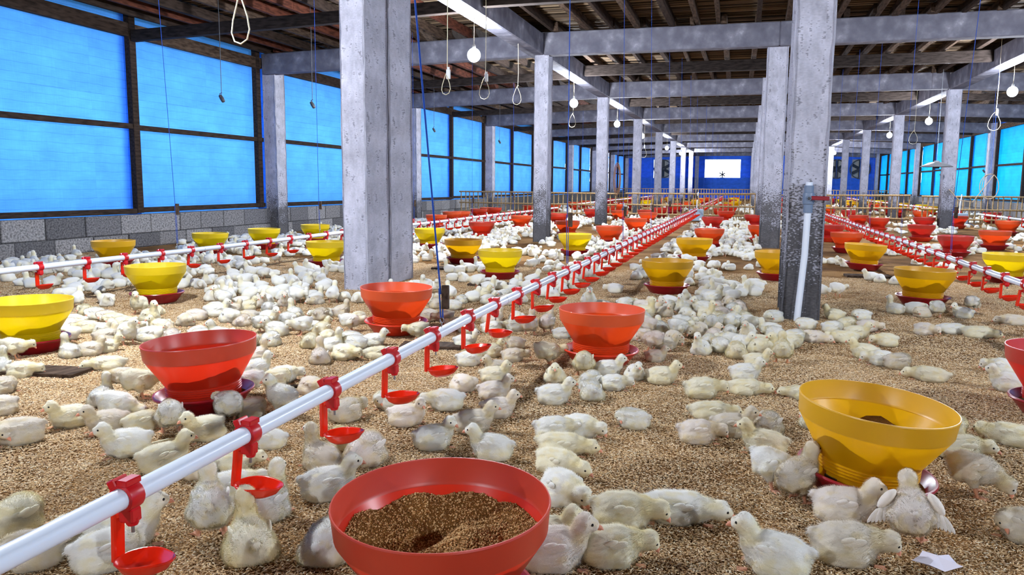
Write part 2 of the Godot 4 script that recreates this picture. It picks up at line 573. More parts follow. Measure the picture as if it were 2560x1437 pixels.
func fluff(d: Dictionary, count: int, seed_: int, skip: Array) -> ArrayMesh:
	# short down filaments combed backwards over the skin
	var r := RandomNumberGenerator.new()
	r.seed = seed_
	var v := PackedVector3Array()
	var n := PackedVector3Array()
	var c := PackedColorArray()
	var i := PackedInt32Array()
	var nt: int = d.i.size() / 3
	var cum := PackedFloat32Array()
	var total := 0.0
	for t in nt:
		var a: Vector3 = d.v[d.i[t * 3]]
		total += (d.v[d.i[t * 3 + 1]] - a).cross(d.v[d.i[t * 3 + 2]] - a).length()
		cum.append(total)
	for q in count:
		var t := cum.bsearch(r.randf() * total)
		if t >= nt: continue
		var u := r.randf(); var w := r.randf()
		if u + w > 1.0: u = 1.0 - u; w = 1.0 - w
		var i0: int = d.i[t * 3]; var i1: int = d.i[t * 3 + 1]; var i2: int = d.i[t * 3 + 2]
		var p: Vector3 = d.v[i0] * (1.0 - u - w) + d.v[i1] * u + d.v[i2] * w
		var nn: Vector3 = (d.n[i0] * (1.0 - u - w) + d.n[i1] * u + d.n[i2] * w).normalized()
		if nn.y < -0.75 and p.y < 0.02: continue
		var short := 1.0
		for z in skip:
			if p.distance_to(z) < 0.014: short = 0.0
			elif p.distance_to(z) < 0.035: short = minf(short, 0.6)
		if short == 0.0: continue
		var back := (Vector3(0, -0.35, -1.0) - nn * nn.dot(Vector3(0, -0.35, -1.0))).normalized()
		var jit := Vector3(r.randf() - 0.5, r.randf() - 0.5, r.randf() - 0.5)
		var dir := (nn * 0.85 + back * 0.7 + jit * 0.7).normalized()
		var side := dir.cross(nn).normalized() * (0.00036 + 0.00028 * r.randf())
		var l := (0.0055 + 0.0065 * r.randf()) * short
		var tip := p + dir * l - Vector3(0, l * 0.15, 0)
		if tip.y < 0.0: tip.y = 0.001
		var s := v.size()
		var cc: Color = d.c[i0] * (0.98 + 0.08 * r.randf())
		cc.a = 1.0
		for z in [p + side - nn * 0.001, p - side - nn * 0.001, tip]:
			v.append(z); n.append(nn); c.append(cc)
		i.append(s); i.append(s + 1); i.append(s + 2)
	var a := []
	a.resize(Mesh.ARRAY_MAX)
	a[Mesh.ARRAY_VERTEX] = v; a[Mesh.ARRAY_NORMAL] = n; a[Mesh.ARRAY_COLOR] = c; a[Mesh.ARRAY_INDEX] = i
	var m := ArrayMesh.new()
	m.add_surface_from_arrays(Mesh.PRIMITIVE_TRIANGLES, a)
	return m

func wing_mesh(len_: float, deep: float, spread: float) -> ArrayMesh:
	# a folded wing: soft coverts at the shoulder and a small fan of quills towards the tail (x out, y up, -z back)
	var g := Geo.new()
	for q in [[0.002, -0.10, 0.20, 0.30], [-0.006, -0.30, 0.17, 0.26], [0.006, -0.36, 0.14, 0.24]]:
		g.col = DOWN_WHITE.lerp(DOWN_CREAM, 0.3)
		g.ball(Vector3(-0.004, q[0], len_ * q[1]), Vector3(0.0062, deep * q[2], len_ * q[3]), Basis(Vector3.RIGHT, -0.35), 10, 8)
	for k in 6:
		var t := k / 5.0
		var ang := lerpf(0.05, 0.95 + spread, t)
		g.col = Color(0.93, 0.93, 0.94) if k % 2 == 0 else Color(0.88, 0.88, 0.89)
		var root := Vector3(-0.001 + 0.0008 * k, deep * (0.1 - 0.2 * t), -len_ * 0.36)
		var dir := Vector3(0.04, -sin(ang), -cos(ang)).normalized()
		var l := len_ * (lerpf(0.5, 0.36, t) + 0.05 * sin(k * 2.4))
		var b := Basis(Vector3(1, 0, 0), dir.cross(Vector3.RIGHT).normalized(), dir).orthonormalized()
		g.ball(root + dir * l * 0.5, Vector3(0.0018, deep * 0.095, l * 0.54), b, 8, 8)
	return g.mesh()

func spread_wing(side: float) -> ArrayMesh:
	var g := Geo.new()
	g.col = Color(0.92, 0.90, 0.82)
	g.ball(Vector3(side * 0.03, 0.0, 0), Vector3(0.036, 0.014, 0.017), Basis(Vector3.FORWARD, side * 0.95), 10, 8)
	for k in 8:
		var t := k / 7.0
		var ang := lerpf(0.05, 1.15, t)
		g.col = Color(0.94, 0.93, 0.88) if k % 2 == 0 else Color(0.85, 0.83, 0.74)
		var dir := Vector3(side * cos(ang * 0.75 + 0.95), -sin(ang * 0.75 + 0.9), -0.3).normalized()
		var root := Vector3(side * (0.050 - 0.034 * t), -0.030 + 0.022 * t, -0.004)
		var l := lerpf(0.05, 0.042, t)
		var b := Basis(dir.cross(Vector3.BACK).normalized(), Vector3.ZERO, dir)
		b.y = b.z.cross(b.x).normalized()
		g.ball(root + dir * l * 0.5, Vector3(0.0062, 0.0022, l * 0.55), b.orthonormalized(), 8, 6)
	return g.mesh()

func leg(g: Geo, hip: Vector3, ankle: Vector3, toe_dir: float) -> void:
	g.col = SKIN
	var foot := Vector3(ankle.x, 0.006, ankle.z + 0.006)
	g.tube([hip, ankle.lerp(hip, 0.2), foot], [0.0085, 0.0062, 0.0058], 8)
	for a in [-0.5, 0.0, 0.5, PI]:
		var d := Vector3(sin(a + toe_dir), 0, cos(a + toe_dir))
		var l := 0.014 if a == PI else (0.036 if a == 0.0 else 0.030)
		g.tube([foot, foot + d * l * 0.5 + Vector3(0, 0.001, 0), foot + d * l - Vector3(0, 0.003, 0)], [0.0056, 0.0046, 0.0024], 6)

var poses := {}

func build_poses() -> void:
	var W := DOWN_WHITE
	var C := DOWN_CREAM
	var Y := DOWN_YELLOW
	var G := DOWN_GREY
	# resting torso and its thighs
	var rest := [[Vector3(0, 0.047, -0.026), Vector3(0, 0.05, 0.018), 0.049, 0.049, W], [Vector3(0, 0.058, -0.056), Vector3(0, 0.068, -0.079), 0.031, 0.013, W.lerp(G, 0.4)],
		[Vector3(-0.036, 0.028, -0.026), Vector3(-0.037, 0.027, 0.02), 0.029, 0.027, C], [Vector3(0.036, 0.028, -0.026), Vector3(0.037, 0.027, 0.02), 0.029, 0.027, C],
		[Vector3(0, 0.044, 0.038), Vector3(0, 0.056, 0.05), 0.04, 0.031, C], [Vector3(-0.03, 0.03, -0.05), Vector3(0.03, 0.03, -0.05), 0.024, 0.024, Y.lerp(C, 0.4)]]
	var flat := [[Vector3(0, 0.036, -0.056), Vector3(0, 0.04, 0.022), 0.042, 0.044, W], [Vector3(0, 0.043, -0.086), Vector3(0, 0.05, -0.112), 0.028, 0.011, W.lerp(G, 0.4)],
		[Vector3(-0.039, 0.022, -0.045), Vector3(-0.039, 0.022, 0.002), 0.027, 0.025, C], [Vector3(0.039, 0.022, -0.045), Vector3(0.039, 0.022, 0.002), 0.027, 0.025, C],
		[Vector3(0, 0.034, 0.038), Vector3(0, 0.036, 0.052), 0.037, 0.03, C], [Vector3(-0.03, 0.024, -0.066), Vector3(0.03, 0.024, -0.066), 0.02, 0.02, Y.lerp(C, 0.4)]]
	var upright := [[Vector3(0, 0.096, -0.03), Vector3(0, 0.104, 0.016), 0.046, 0.047, W], [Vector3(0, 0.104, -0.058), Vector3(0, 0.114, -0.082), 0.029, 0.011, W.lerp(G, 0.4)],
		[Vector3(-0.033, 0.078, -0.012), Vector3(-0.032, 0.048, -0.006), 0.03, 0.013, C], [Vector3(0.033, 0.078, -0.012), Vector3(0.032, 0.048, -0.006), 0.03, 0.013, C],
		[Vector3(0, 0.094, 0.03), Vector3(0, 0.106, 0.04), 0.039, 0.031, C], [Vector3(-0.02, 0.07, -0.045), Vector3(0.02, 0.07, -0.045), 0.022, 0.022, Y.lerp(C, 0.4)]]
	var tipped := [[Vector3(0, 0.104, -0.036), Vector3(0, 0.093, 0.016), 0.045, 0.046, W], [Vector3(0, 0.118, -0.064), Vector3(0, 0.132, -0.084), 0.029, 0.011, W.lerp(G, 0.4)],
		[Vector3(-0.033, 0.078, -0.014), Vector3(-0.032, 0.048, -0.006), 0.03, 0.013, C], [Vector3(0.033, 0.078, -0.014), Vector3(0.032, 0.048, -0.006), 0.03, 0.013, C],
		[Vector3(0, 0.082, 0.03), Vector3(0, 0.086, 0.044), 0.037, 0.03, C], [Vector3(-0.02, 0.074, -0.05), Vector3(0.02, 0.074, -0.05), 0.022, 0.022, Y.lerp(C, 0.4)]]
	# name: torso, neck root, neck top, head, look direction (yaw, down), standing
	var list := [
		["sit_up", rest, Vector3(0, 0.07, 0.056), Vector3(0, 0.104, 0.074), 0.0, 0.12, false], ["sit_left", rest, Vector3(0, 0.07, 0.054), Vector3(0.012, 0.102, 0.066), 1.0, 0.15, false],
		["sit_right", rest, Vector3(0, 0.07, 0.054), Vector3(-0.012, 0.102, 0.066), -1.0, 0.15, false], ["sit_low", rest, Vector3(0, 0.062, 0.06), Vector3(0.004, 0.056, 0.094), 0.15, 0.75, false],
		["sit_tall", rest, Vector3(0, 0.078, 0.048), Vector3(0, 0.136, 0.056), 0.1, 0.0, false], ["lie_long", flat, Vector3(0, 0.044, 0.064), Vector3(0.004, 0.036, 0.1), 0.1, 0.3, false],
		["lie_turn", flat, Vector3(0, 0.046, 0.06), Vector3(-0.02, 0.042, 0.09), -0.7, 0.3, false], ["curled", rest, Vector3(0.012, 0.066, 0.05), Vector3(0.036, 0.058, 0.058), 2.2, 0.5, false],
		["stand_up", upright, Vector3(0, 0.124, 0.044), Vector3(0, 0.166, 0.058), 0.0, 0.1, true], ["stand_left", upright, Vector3(0, 0.124, 0.044), Vector3(0.01, 0.162, 0.054), 0.9, 0.15, true],
		["stand_feed", tipped, Vector3(0, 0.096, 0.05), Vector3(0, 0.1, 0.088), 0.0, 0.8, true], ["stand_peck", tipped, Vector3(0, 0.084, 0.054), Vector3(0, 0.052, 0.088), 0.0, 1.1, true],
		["stand_wings", upright, Vector3(0, 0.124, 0.044), Vector3(0.004, 0.158, 0.066), 0.2, 0.25, true]]
	var idx := 0
	for e in list:
		idx += 1
		var bones: Array = e[1].duplicate()
		var look := Vector3(sin(e[4]) * cos(e[5]), -sin(e[5]), cos(e[4]) * cos(e[5]))
		var nk: Vector3 = e[3]
		var side := Vector3.UP.cross(look).normalized()
		var crown := look.cross(side).normalized()
		bones.append([e[2], nk, 0.028, 0.0185, DOWN_YELLOW.lerp(C, 0.35)])
		var h0 := nk + crown * 0.008 + look * 0.002
		var h1 := nk + crown * 0.004 + look * 0.02
		bones.append([h0, h1, 0.0245, 0.0155, C.lerp(W, 0.5)])
		if e[0] != "curled": bones.append([nk - crown * 0.008 - look * 0.012, nk - crown * 0.012 + look * 0.004, 0.0165, 0.013, Y])
		var net := skin_net(bones, 0.0042, 0.011, 0.001 if not e[6] else -2.0)
		var g := Geo.new()
		if e[6]:
			leg(g, Vector3(-0.033, 0.052, -0.006), Vector3(-0.033, 0.02, 0.0), -0.2)
			leg(g, Vector3(0.033, 0.052, -0.006), Vector3(0.033, 0.02, 0.006), 0.25)
		else:
			g.col = SKIN
			for s in [-1.0, 1.0]:
				for a in [-0.35, 0.1, 0.5]:
					var p := Vector3(s * 0.03, 0.006, 0.06)
					g.tube([p, p + Vector3(sin(a * s) * 0.022, -0.002, cos(a) * 0.026)], [0.0048, 0.0022], 6)
		ruffle(net, 300 + idx)
		var body := joined(net, g)
		var eyes := []
		for s in [-1.0, 1.0]: eyes.append(on_skin(bones, h0.lerp(h1, 0.62) + crown * 0.0045, (side * s + look * 0.25).normalized()) - side * s * 0.0012)
		var bk := Geo.new()
		var tip := on_skin(bones, h1 - crown * 0.003, look) - look * 0.003
		bk.tube([tip, tip + look * 0.007 - crown * 0.001, tip + look * 0.0145 - crown * 0.0055], [0.0072, 0.0054, 0.0012], 8)
		bk.tube([tip - crown * 0.003, tip + look * 0.009 - crown * 0.006], [0.0052, 0.0018], 6)
		var eye := Geo.new()
		eye.ball(Vector3.ZERO, Vector3.ONE * 0.0038, Basis.IDENTITY, 10, 8)
		var down := fluff(net, 11000, 100 + idx, eyes + [tip])
		var far := skin_net(bones, 0.010, 0.011, 0.001 if not e[6] else -2.0)
		var fg: Geo = null
		if e[6]:
			fg = Geo.new()
			fg.col = SKIN
			for s in [-1.0, 1.0]: fg.tube([Vector3(s * 0.033, 0.052, -0.006), Vector3(s * 0.033, 0.0, 0.006)], 0.006, 4)
		var shoulder := Vector3(0.0455, 0.066, 0.022)
		if e[1] == flat: shoulder = Vector3(0.042, 0.052, 0.022)
		if e[1] == upright: shoulder = Vector3(0.0435, 0.114, 0.02)
		if e[1] == tipped: shoulder = Vector3(0.0425, 0.112, 0.016)
		poses[e[0]] = {"body": body, "down": down, "beak": bk.mesh(), "eye": eye.mesh(), "eyes": eyes, "far": joined(far, fg), "shoulder": shoulder, "tilt": 0.22 if e[1] == tipped else 0.0, "wings": e[0] == "stand_wings"}

var wing_shape := {}
var chick_models := {}

func chick_model(pose: String, near: bool, tint: String) -> Node3D:
	var key := pose + str(near) + tint
	if chick_models.has(key): return chick_models[key]
	var P: Dictionary = poses[pose]
	var o := Node3D.new()
	o.name = "chick"
	var dm: Material = M["down_" + tint]
	part("body", P.body if near else P.far, dm, o)
	if near:
		part("down", P.down, dm, o)
	part("beak", P.beak, M.beak, o)
	for e in P.eyes: part("eye", P.eye, M.eye, o, e)
	if not wing_shape.has("fold"):
		wing_shape["fold"] = wing_mesh(0.078, 0.052, 0.0)
		wing_shape["open_a"] = spread_wing(-1.0)
		wing_shape["open_b"] = spread_wing(1.0)
	for s in [-1.0, 1.0]:
		if P.wings:
			part("wing", wing_shape["open_a" if s < 0 else "open_b"], dm, o, Vector3(s * 0.032, 0.12, 0.0))
		elif near:
			var w := part("wing", wing_shape["fold"], dm, o, Vector3(P.shoulder.x * s, P.shoulder.y, P.shoulder.z))
			w.rotation = Vector3(-P.tilt, 0.14 * s, -0.16 * s)
	chick_models[key] = o
	return o

func chick(pose: String, tint: String, x: float, z: float, turn: float, scale_: float, label: String, group := "", near := true, y := 0.0) -> Node3D:
	var o: Node3D = chick_model(pose, near, tint).duplicate()
	o.name = numbered("chick")
	add_child(o)
	o.position = Vector3(x, y, z)
	o.rotation.y = deg_to_rad(turn)
	o.scale = Vector3.ONE * scale_ * 0.68
	return tag(o, label, "chick", group)

# ---------------------------------------------------------------- the house
const WL := -7.1          # inner face of the block wall on the side of the tall blue sheets
const WR := 7.1
const FAR := -50.0
const NEAR := 6.0
const ROWS := [-2.85, 0.33, 3.55]
const BAY := 5.5

func soffit(x: float) -> float:
	# underside of the joists: level over the middle, falling towards the eaves
	if x < -2.85: return 2.85 - 0.125 * (-2.85 - x) / 4.25
	if x > 3.55: return 2.85 - 0.125 * (x - 3.55) / 3.55
	return 2.85

func build_floor() -> void:
	var g := Geo.new()
	g.box(Vector3(0, -0.15, (FAR + NEAR) * 0.5), Vector3(16.4, 0.3, NEAR - FAR + 2.0))
	var fl := structure("floor", g.mesh(), M.litter)
	tag(fl, "floor spread with tan rice hull litter", "floor")
	# loose hulls: small patches of grains laid over the floor where single grains show
	var shades := [lin(222, 190, 142), lin(238, 210, 166), lin(202, 166, 120), lin(228, 198, 152), lin(156, 122, 84), lin(248, 232, 200), lin(214, 176, 122), lin(196, 164, 126)]
	var patch := MultiMesh.new()
	patch.transform_format = MultiMesh.TRANSFORM_3D
	var r := RandomNumberGenerator.new()
	r.seed = 77
	var variants := []
	for k in 3:
		var p := Geo.new()
		for q in 520:
			p.col = shades[r.randi() % 8] * r.randf_range(0.75, 1.15)
			var a := r.randf() * TAU
			var d := Vector3(cos(a), r.randf_range(-0.35, 0.35), sin(a)).normalized()
			var s := d.cross(Vector3.UP).normalized()
			var up := s.cross(d).normalized()
			var l := r.randf_range(0.0035, 0.0062)
			var w := r.randf_range(0.0011, 0.0018)
			var rad := 0.15 * sqrt(r.randf())
			var b := r.randf() * TAU
			var c := Vector3(cos(b) * rad, r.randf_range(0.001, 0.006), sin(b) * rad)
			var e := [c - d * l, c + s * w, c + d * l, c - s * w, c + up * w * 0.9]
			p.tri(e[0], e[4], e[1]); p.tri(e[1], e[4], e[2]); p.tri(e[2], e[4], e[3]); p.tri(e[3], e[4], e[0])
		variants.append(p.mesh())
	for k in 3:
		var spots: Array[Transform3D] = []
		var z := -0.7
		while z > -7.5:
			var half := 0.75 + 0.68 * absf(z)
			var mid := -0.29 * absf(z)
			var gap := 0.14 if z > -4.0 else 0.2
			var x := mid - half
			while x < mid + half:
				spots.append(Transform3D(Basis(Vector3.UP, r.randf() * TAU), Vector3(x + r.randf_range(-0.06, 0.06), 0, z + r.randf_range(-0.06, 0.06))))
				x += gap * 1.6
			z -= gap
		var mm := MultiMesh.new()
		mm.transform_format = MultiMesh.TRANSFORM_3D
		mm.mesh = variants[k]
		mm.instance_count = spots.size()
		for q in spots.size(): mm.set_instance_transform(q, spots[q])
		var o := MultiMeshInstance3D.new()
		o.name = "hull_litter"
		o.multimesh = mm
		o.material_override = M.husk
		o.set_meta("kind", "stuff")
		fl.add_child(o, true)

func build_column(x: float, z: float, w: float, d: float, look: int, label: String, top := 2.85) -> void:
	# cast column with slightly uneven arrises
	var g := Geo.new()
	var steps := 24
	var rr := RandomNumberGenerator.new()
	rr.seed = int(x * 1000) + int(z * 77) + 5
	var rows := []
	for k in steps + 1:
		var y := -0.02 + (top + 0.02) * k / steps
		var ring := []
		for q in [[-1, -1], [1, -1], [1, 1], [-1, 1]]:
			for e in 2:
				# two points at each corner make the chamfer
				var ch := 0.008 + 0.010 * rr.randf() * rr.randf()
				var px: float = q[0] * (w * 0.5 - (ch if (e == 0) == (q[0] * q[1] > 0) else 0.0))
				var pz: float = q[1] * (d * 0.5 - (0.0 if (e == 0) == (q[0] * q[1] > 0) else ch))
				ring.append(Vector3(px + rr.randf_range(-0.0025, 0.0025), y, pz + rr.randf_range(-0.0025, 0.0025)))
		rows.append(ring)
	for k in steps:
		for j in 8:
			var j2 := (j + 1) % 8
			var a: Vector3 = rows[k][j]; var b: Vector3 = rows[k][j2]; var c: Vector3 = rows[k + 1][j2]; var e: Vector3 = rows[k + 1][j]
			var u0 := float(j) / 8.0 + x
			var u1 := float(j + 1) / 8.0 + x
			var v0 := 1.0 - a.y / 3.0
			var v1 := 1.0 - c.y / 3.0
			g.quad(a, b, c, e, PackedVector2Array([Vector2(u0, v0), Vector2(u1, v0), Vector2(u1, v1), Vector2(u0, v1)]))
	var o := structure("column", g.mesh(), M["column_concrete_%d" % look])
	o.position = Vector3(x, 0, z)
	tag(o, label, "column", "concrete columns of the house" if label == FAR_COLUMN else "")

const FAR_COLUMN := "grey concrete column standing farther down the house"

func build_columns() -> void:
	build_column(-2.79, -5.64, 0.2, 0.40, 0, "pale smooth concrete pillar behind the red feeder, nearest of its row")
	build_column(-2.785, -6.08, 0.2, 0.44, 0, "lilac grey pillar cast tight behind the pale pillar")
	build_column(0.345, -5.18, 0.22, 0.22, 2, "tall speckled concrete pillar with the white standpipe on its face")
	build_column(0.345, -5.46, 0.22, 0.22, 2, "concrete pillar hidden tight behind the standpipe pillar")
	build_column(-2.75, -11.06, 0.2, 0.26, 2, "concrete column with dark worn foot behind yellow feeders")
	build_column(0.32, -11.1, 0.26, 0.22, 2, "concrete column just behind the standpipe pillar, dark at its foot")
	for x in ROWS:
		for k in range(1, 10):
			var z: float = -BAY * k
			if x < 3.0 and k < 3: continue
			if k == 1: z = -5.4
			var label := FAR_COLUMN
			if x > 3.0 and k == 3: label = "grey concrete column beside the grey brooder hood"
			if x < 0.0 and k == 3: label = "concrete column in front of the bamboo fence, second in its row from the pale pillar"
			build_column(x, z, 0.22, 0.22, 1 if k != 3 else 2, label)
	# columns of the side walls
	for k in 11:
		for s in [-1.0, 1.0]:
			build_column(WL + 0.05 if s < 0 else WR - 0.05, -BAY * k - (0.0 if s > 0 else 0.15), 0.22, 0.28, 1, "concrete column set in the blue %s" % ("tarpaulin wall on the block footing" if s < 0 else "sheet wall across the house"), 2.72)
			get_child(get_child_count() - 1).set_meta("group", "wall columns %s" % ("of the block wall" if s < 0 else "of the far side wall"))

func beam(called: String, a: Vector3, b: Vector3, w: float, h: float, m: Material, label: String, group := "", ch := 0.012) -> void:
	var g := Geo.new()
	var d := b - a
	var zx := d.normalized()
	var side := Vector3.UP.cross(zx).normalized()
	g.box(Vector3.ZERO, Vector3(w, h, d.length()), Basis(side, zx.cross(side), zx), ch)
	var o := structure(called, g.mesh(), m)
	o.position = (a + b) * 0.5
	tag(o, label, "beam", group)

func build_beams() -> void:
	for k in range(0, 10):
		var z := -BAY * k
		var far := k > 3
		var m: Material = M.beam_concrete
		var where: String = ["", "over the pale pillar", "over the second row of columns", "over the third row of columns"][k] if not far else ""
		var names := ["grey concrete cross beam sloping to the block wall " + where, "grey concrete cross beam of the middle span " + where, "grey concrete cross beam of the standpipe span " + where, "grey concrete cross beam sloping to the far side wall " + where]
		if far or k == 0: names = ["grey concrete cross beam farther down the house", "grey concrete cross beam farther down the house", "grey concrete cross beam farther down the house", "grey concrete cross beam farther down the house"]
		var grp := "concrete cross beams down the house" if far or k == 0 else ""
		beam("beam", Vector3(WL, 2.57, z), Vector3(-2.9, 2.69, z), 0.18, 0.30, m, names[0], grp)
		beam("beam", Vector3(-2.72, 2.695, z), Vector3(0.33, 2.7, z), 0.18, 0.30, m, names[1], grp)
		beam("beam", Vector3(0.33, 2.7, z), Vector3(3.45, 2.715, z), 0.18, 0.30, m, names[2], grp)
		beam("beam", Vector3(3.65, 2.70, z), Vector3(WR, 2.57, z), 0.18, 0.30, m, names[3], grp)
		# long beams over the two outer column rows, one per bay
		for x in [-2.83, 3.55]:
			var lg := "long concrete beam running from %s" % ("the pale pillar towards the bamboo fence" if x < 0 and k == 1 else "the second column to the third on the pale pillar side" if x < 0 and k == 2 else "column to column down the house")
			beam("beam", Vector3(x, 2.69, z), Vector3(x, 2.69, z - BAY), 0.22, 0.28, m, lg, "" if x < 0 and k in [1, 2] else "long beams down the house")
		# dark timber between two concrete beams
		var zt := z - BAY * 0.5
		var tm: Material = M.bearer_timber
		var tl := "dark timber cross bearer under the joists %s" % ("over the nearest bay" if k == 1 else "over the second bay" if k == 2 else "farther down the house")
		beam("timber_bearer", Vector3(WL, 2.52, zt), Vector3(-2.95, 2.65, zt), 0.09, 0.13, tm, tl + (" beside the block wall" if k in [1, 2] else ""), "" if k in [1, 2] else "timber bearers", 0.004)
		beam("timber_bearer", Vector3(-2.7, 2.71, zt), Vector3(3.43, 2.74, zt), 0.10, 0.17, tm, tl + (" in the middle aisle" if k in [1, 2] else ""), "" if k in [1, 2] else "timber bearers", 0.004)
		beam("timber_bearer", Vector3(3.68, 2.72, zt), Vector3(WR, 2.6, zt), 0.09, 0.13, tm, tl + (" across the standpipe aisle" if k in [1, 2] else ""), "" if k in [1, 2] else "timber bearers", 0.004)

func build_ceiling() -> void:
	var g := Geo.new()
	var y := 0.17
	var th := 0.12
	var prof := [-8.0, -2.85, 3.55, 8.0]
	for k in 3:
		var a := Vector3(prof[k], soffit(prof[k]) + y, 0)
		var b := Vector3(prof[k + 1], soffit(prof[k + 1]) + y, 0)
		var mid := (a + b) * 0.5 + Vector3(0, th * 0.5, (FAR + NEAR) * 0.5)
		g.box(mid, Vector3(a.distance_to(b) + 0.02, th, NEAR - FAR + 1.6), Basis(Vector3.BACK, atan2(b.y - a.y, b.x - a.x)))
	var ce := structure("ceiling", g.mesh(), M.roof_dark)
	tag(ce, "dark ceiling of bamboo slats laid on timber joists", "ceiling")
	var r := RandomNumberGenerator.new()
	r.seed = 12
	# joists along the house, one piece per bay near the camera, long pieces beyond
	var shapes := []
	for w in [0.055, 0.075, 0.05]:
		var s := Geo.new()
		s.box(Vector3.ZERO, Vector3(w, 0.115, BAY + 0.25), Basis.IDENTITY, 0.004)
		shapes.append(s.mesh())
	var long := boxmesh(Vector3(0.06, 0.115, 22.4), 0.004)
	var x := WL + 0.15
	while x < WR:
		for k in 5:
			var q := r.randi() % 3
			var tone := r.randi() % 4
			var reddish := x < -3.0 and tone == 3
			var o := part("joist", shapes[q], M["timber_%d" % (2 if reddish else (1 if tone > 1 else 0))], ce)
			o.position = Vector3(x + r.randf_range(-0.05, 0.05), soffit(x) + 0.0575 + r.randf_range(-0.012, 0.012), -BAY * (k + 0.5) + r.randf_range(-0.1, 0.1))
			o.rotation = Vector3(r.randf_range(-0.003, 0.003), r.randf_range(-0.014, 0.014), r.randf_range(-0.05, 0.05))
		var o2 := part("joist", long, M.timber_0, ce)
		o2.position = Vector3(x, soffit(x) + 0.0575, -38.7)
		x += 0.36 + r.randf_range(-0.06, 0.06)
	# bamboo slats lying across the joists
	var slat := Geo.new()
	slat.col = Color.WHITE
	slat.box(Vector3.ZERO, Vector3(1.0, 0.009, 0.026), Basis.IDENTITY, 0.003)
	var mm := MultiMesh.new()
	mm.transform_format = MultiMesh.TRANSFORM_3D
	mm.use_colors = true
	mm.mesh = slat.mesh()
	var spots: Array[Transform3D] = []
	var tints: Array[Color] = []
	var tone := [lin(104, 87, 68), lin(78, 64, 50), lin(134, 115, 92), lin(60, 50, 41), lin(90, 75, 58)]
	var z := -1.2
	while z > -27.0:
		for seg in [[WL, -4.9], [-4.9, -2.85], [-2.85, -0.6], [-0.6, 1.6], [1.6, 3.55], [3.55, 5.3], [5.3, WR]]:
			if r.randf() < 0.05: continue
			var x0: float = seg[0] - 0.15
			var x1: float = seg[1] + 0.15
			var a := Vector3(x0, soffit(x0), 0)
			var b := Vector3(x1, soffit(x1), 0)
			var bs := Basis(Vector3.BACK, atan2(b.y - a.y, b.x - a.x)) * Basis(Vector3.UP, r.randf_range(-0.012, 0.012)) * Basis(Vector3.RIGHT, r.randf_range(-0.25, 0.25))
			bs.x *= a.distance_to(b)
			spots.append(Transform3D(bs, (a + b) * 0.5 + Vector3(0, 0.128 + r.randf_range(-0.006, 0.01), z + r.randf_range(-0.006, 0.006))))
			tints.append(tone[r.randi() % 5] * r.randf_range(0.7, 1.2))
		z -= 0.036
	mm.instance_count = spots.size()
	for k in spots.size():
		mm.set_instance_transform(k, spots[k])
		mm.set_instance_color(k, tints[k])
	var o3 := MultiMeshInstance3D.new()
	o3.name = "bamboo_slat"
	o3.multimesh = mm
	o3.material_override = M.slat_bamboo
	o3.set_meta("kind", "stuff")
	ce.add_child(o3, true)

func tarp_sheet(w: float, h: float, seed_: int, mirrored: bool) -> ArrayMesh:
	# a hanging sheet in the y-z plane with shallow billows
	var g := Geo.new()
	var f := FastNoiseLite.new()
	f.seed = seed_; f.frequency = 0.9
	var nu := 14
	var nv := 14
	var grid := []
	for k in nv + 1:
		var row := []
		for j in nu + 1:
			var z := w * j / nu
			var y := h * k / nv
			row.append(Vector3(f.get_noise_2d(z * 1.4, y * 3.0) * 0.02, y, -z))
		grid.append(row)
	var s := g.v.size()
	for k in nv + 1:
		for j in nu + 1:
			var p: Vector3 = grid[k][j]
			var dz: Vector3 = grid[k][mini(j + 1, nu)] - grid[k][maxi(j - 1, 0)]
			var dy: Vector3 = grid[mini(k + 1, nv)][j] - grid[maxi(k - 1, 0)][j]
			var nn := dz.cross(dy).normalized()
			if (nn.x < 0.0) != mirrored: nn = -nn
			g.v.append(p); g.n.append(nn); g.c.append(Color.WHITE)
			g.u.append(Vector2(-p.z * 0.55 + seed_ * 0.37, p.y * 0.55))
	for k in nv:
		for j in nu:
			var a := s + k * (nu + 1) + j
			var b := a + nu + 1
			var q := [a, a + 1, b, a + 1, b + 1, b] if mirrored else [a, b, a + 1, a + 1, b, b + 1]
			for z in q: g.i.append(z)
	return g.mesh()

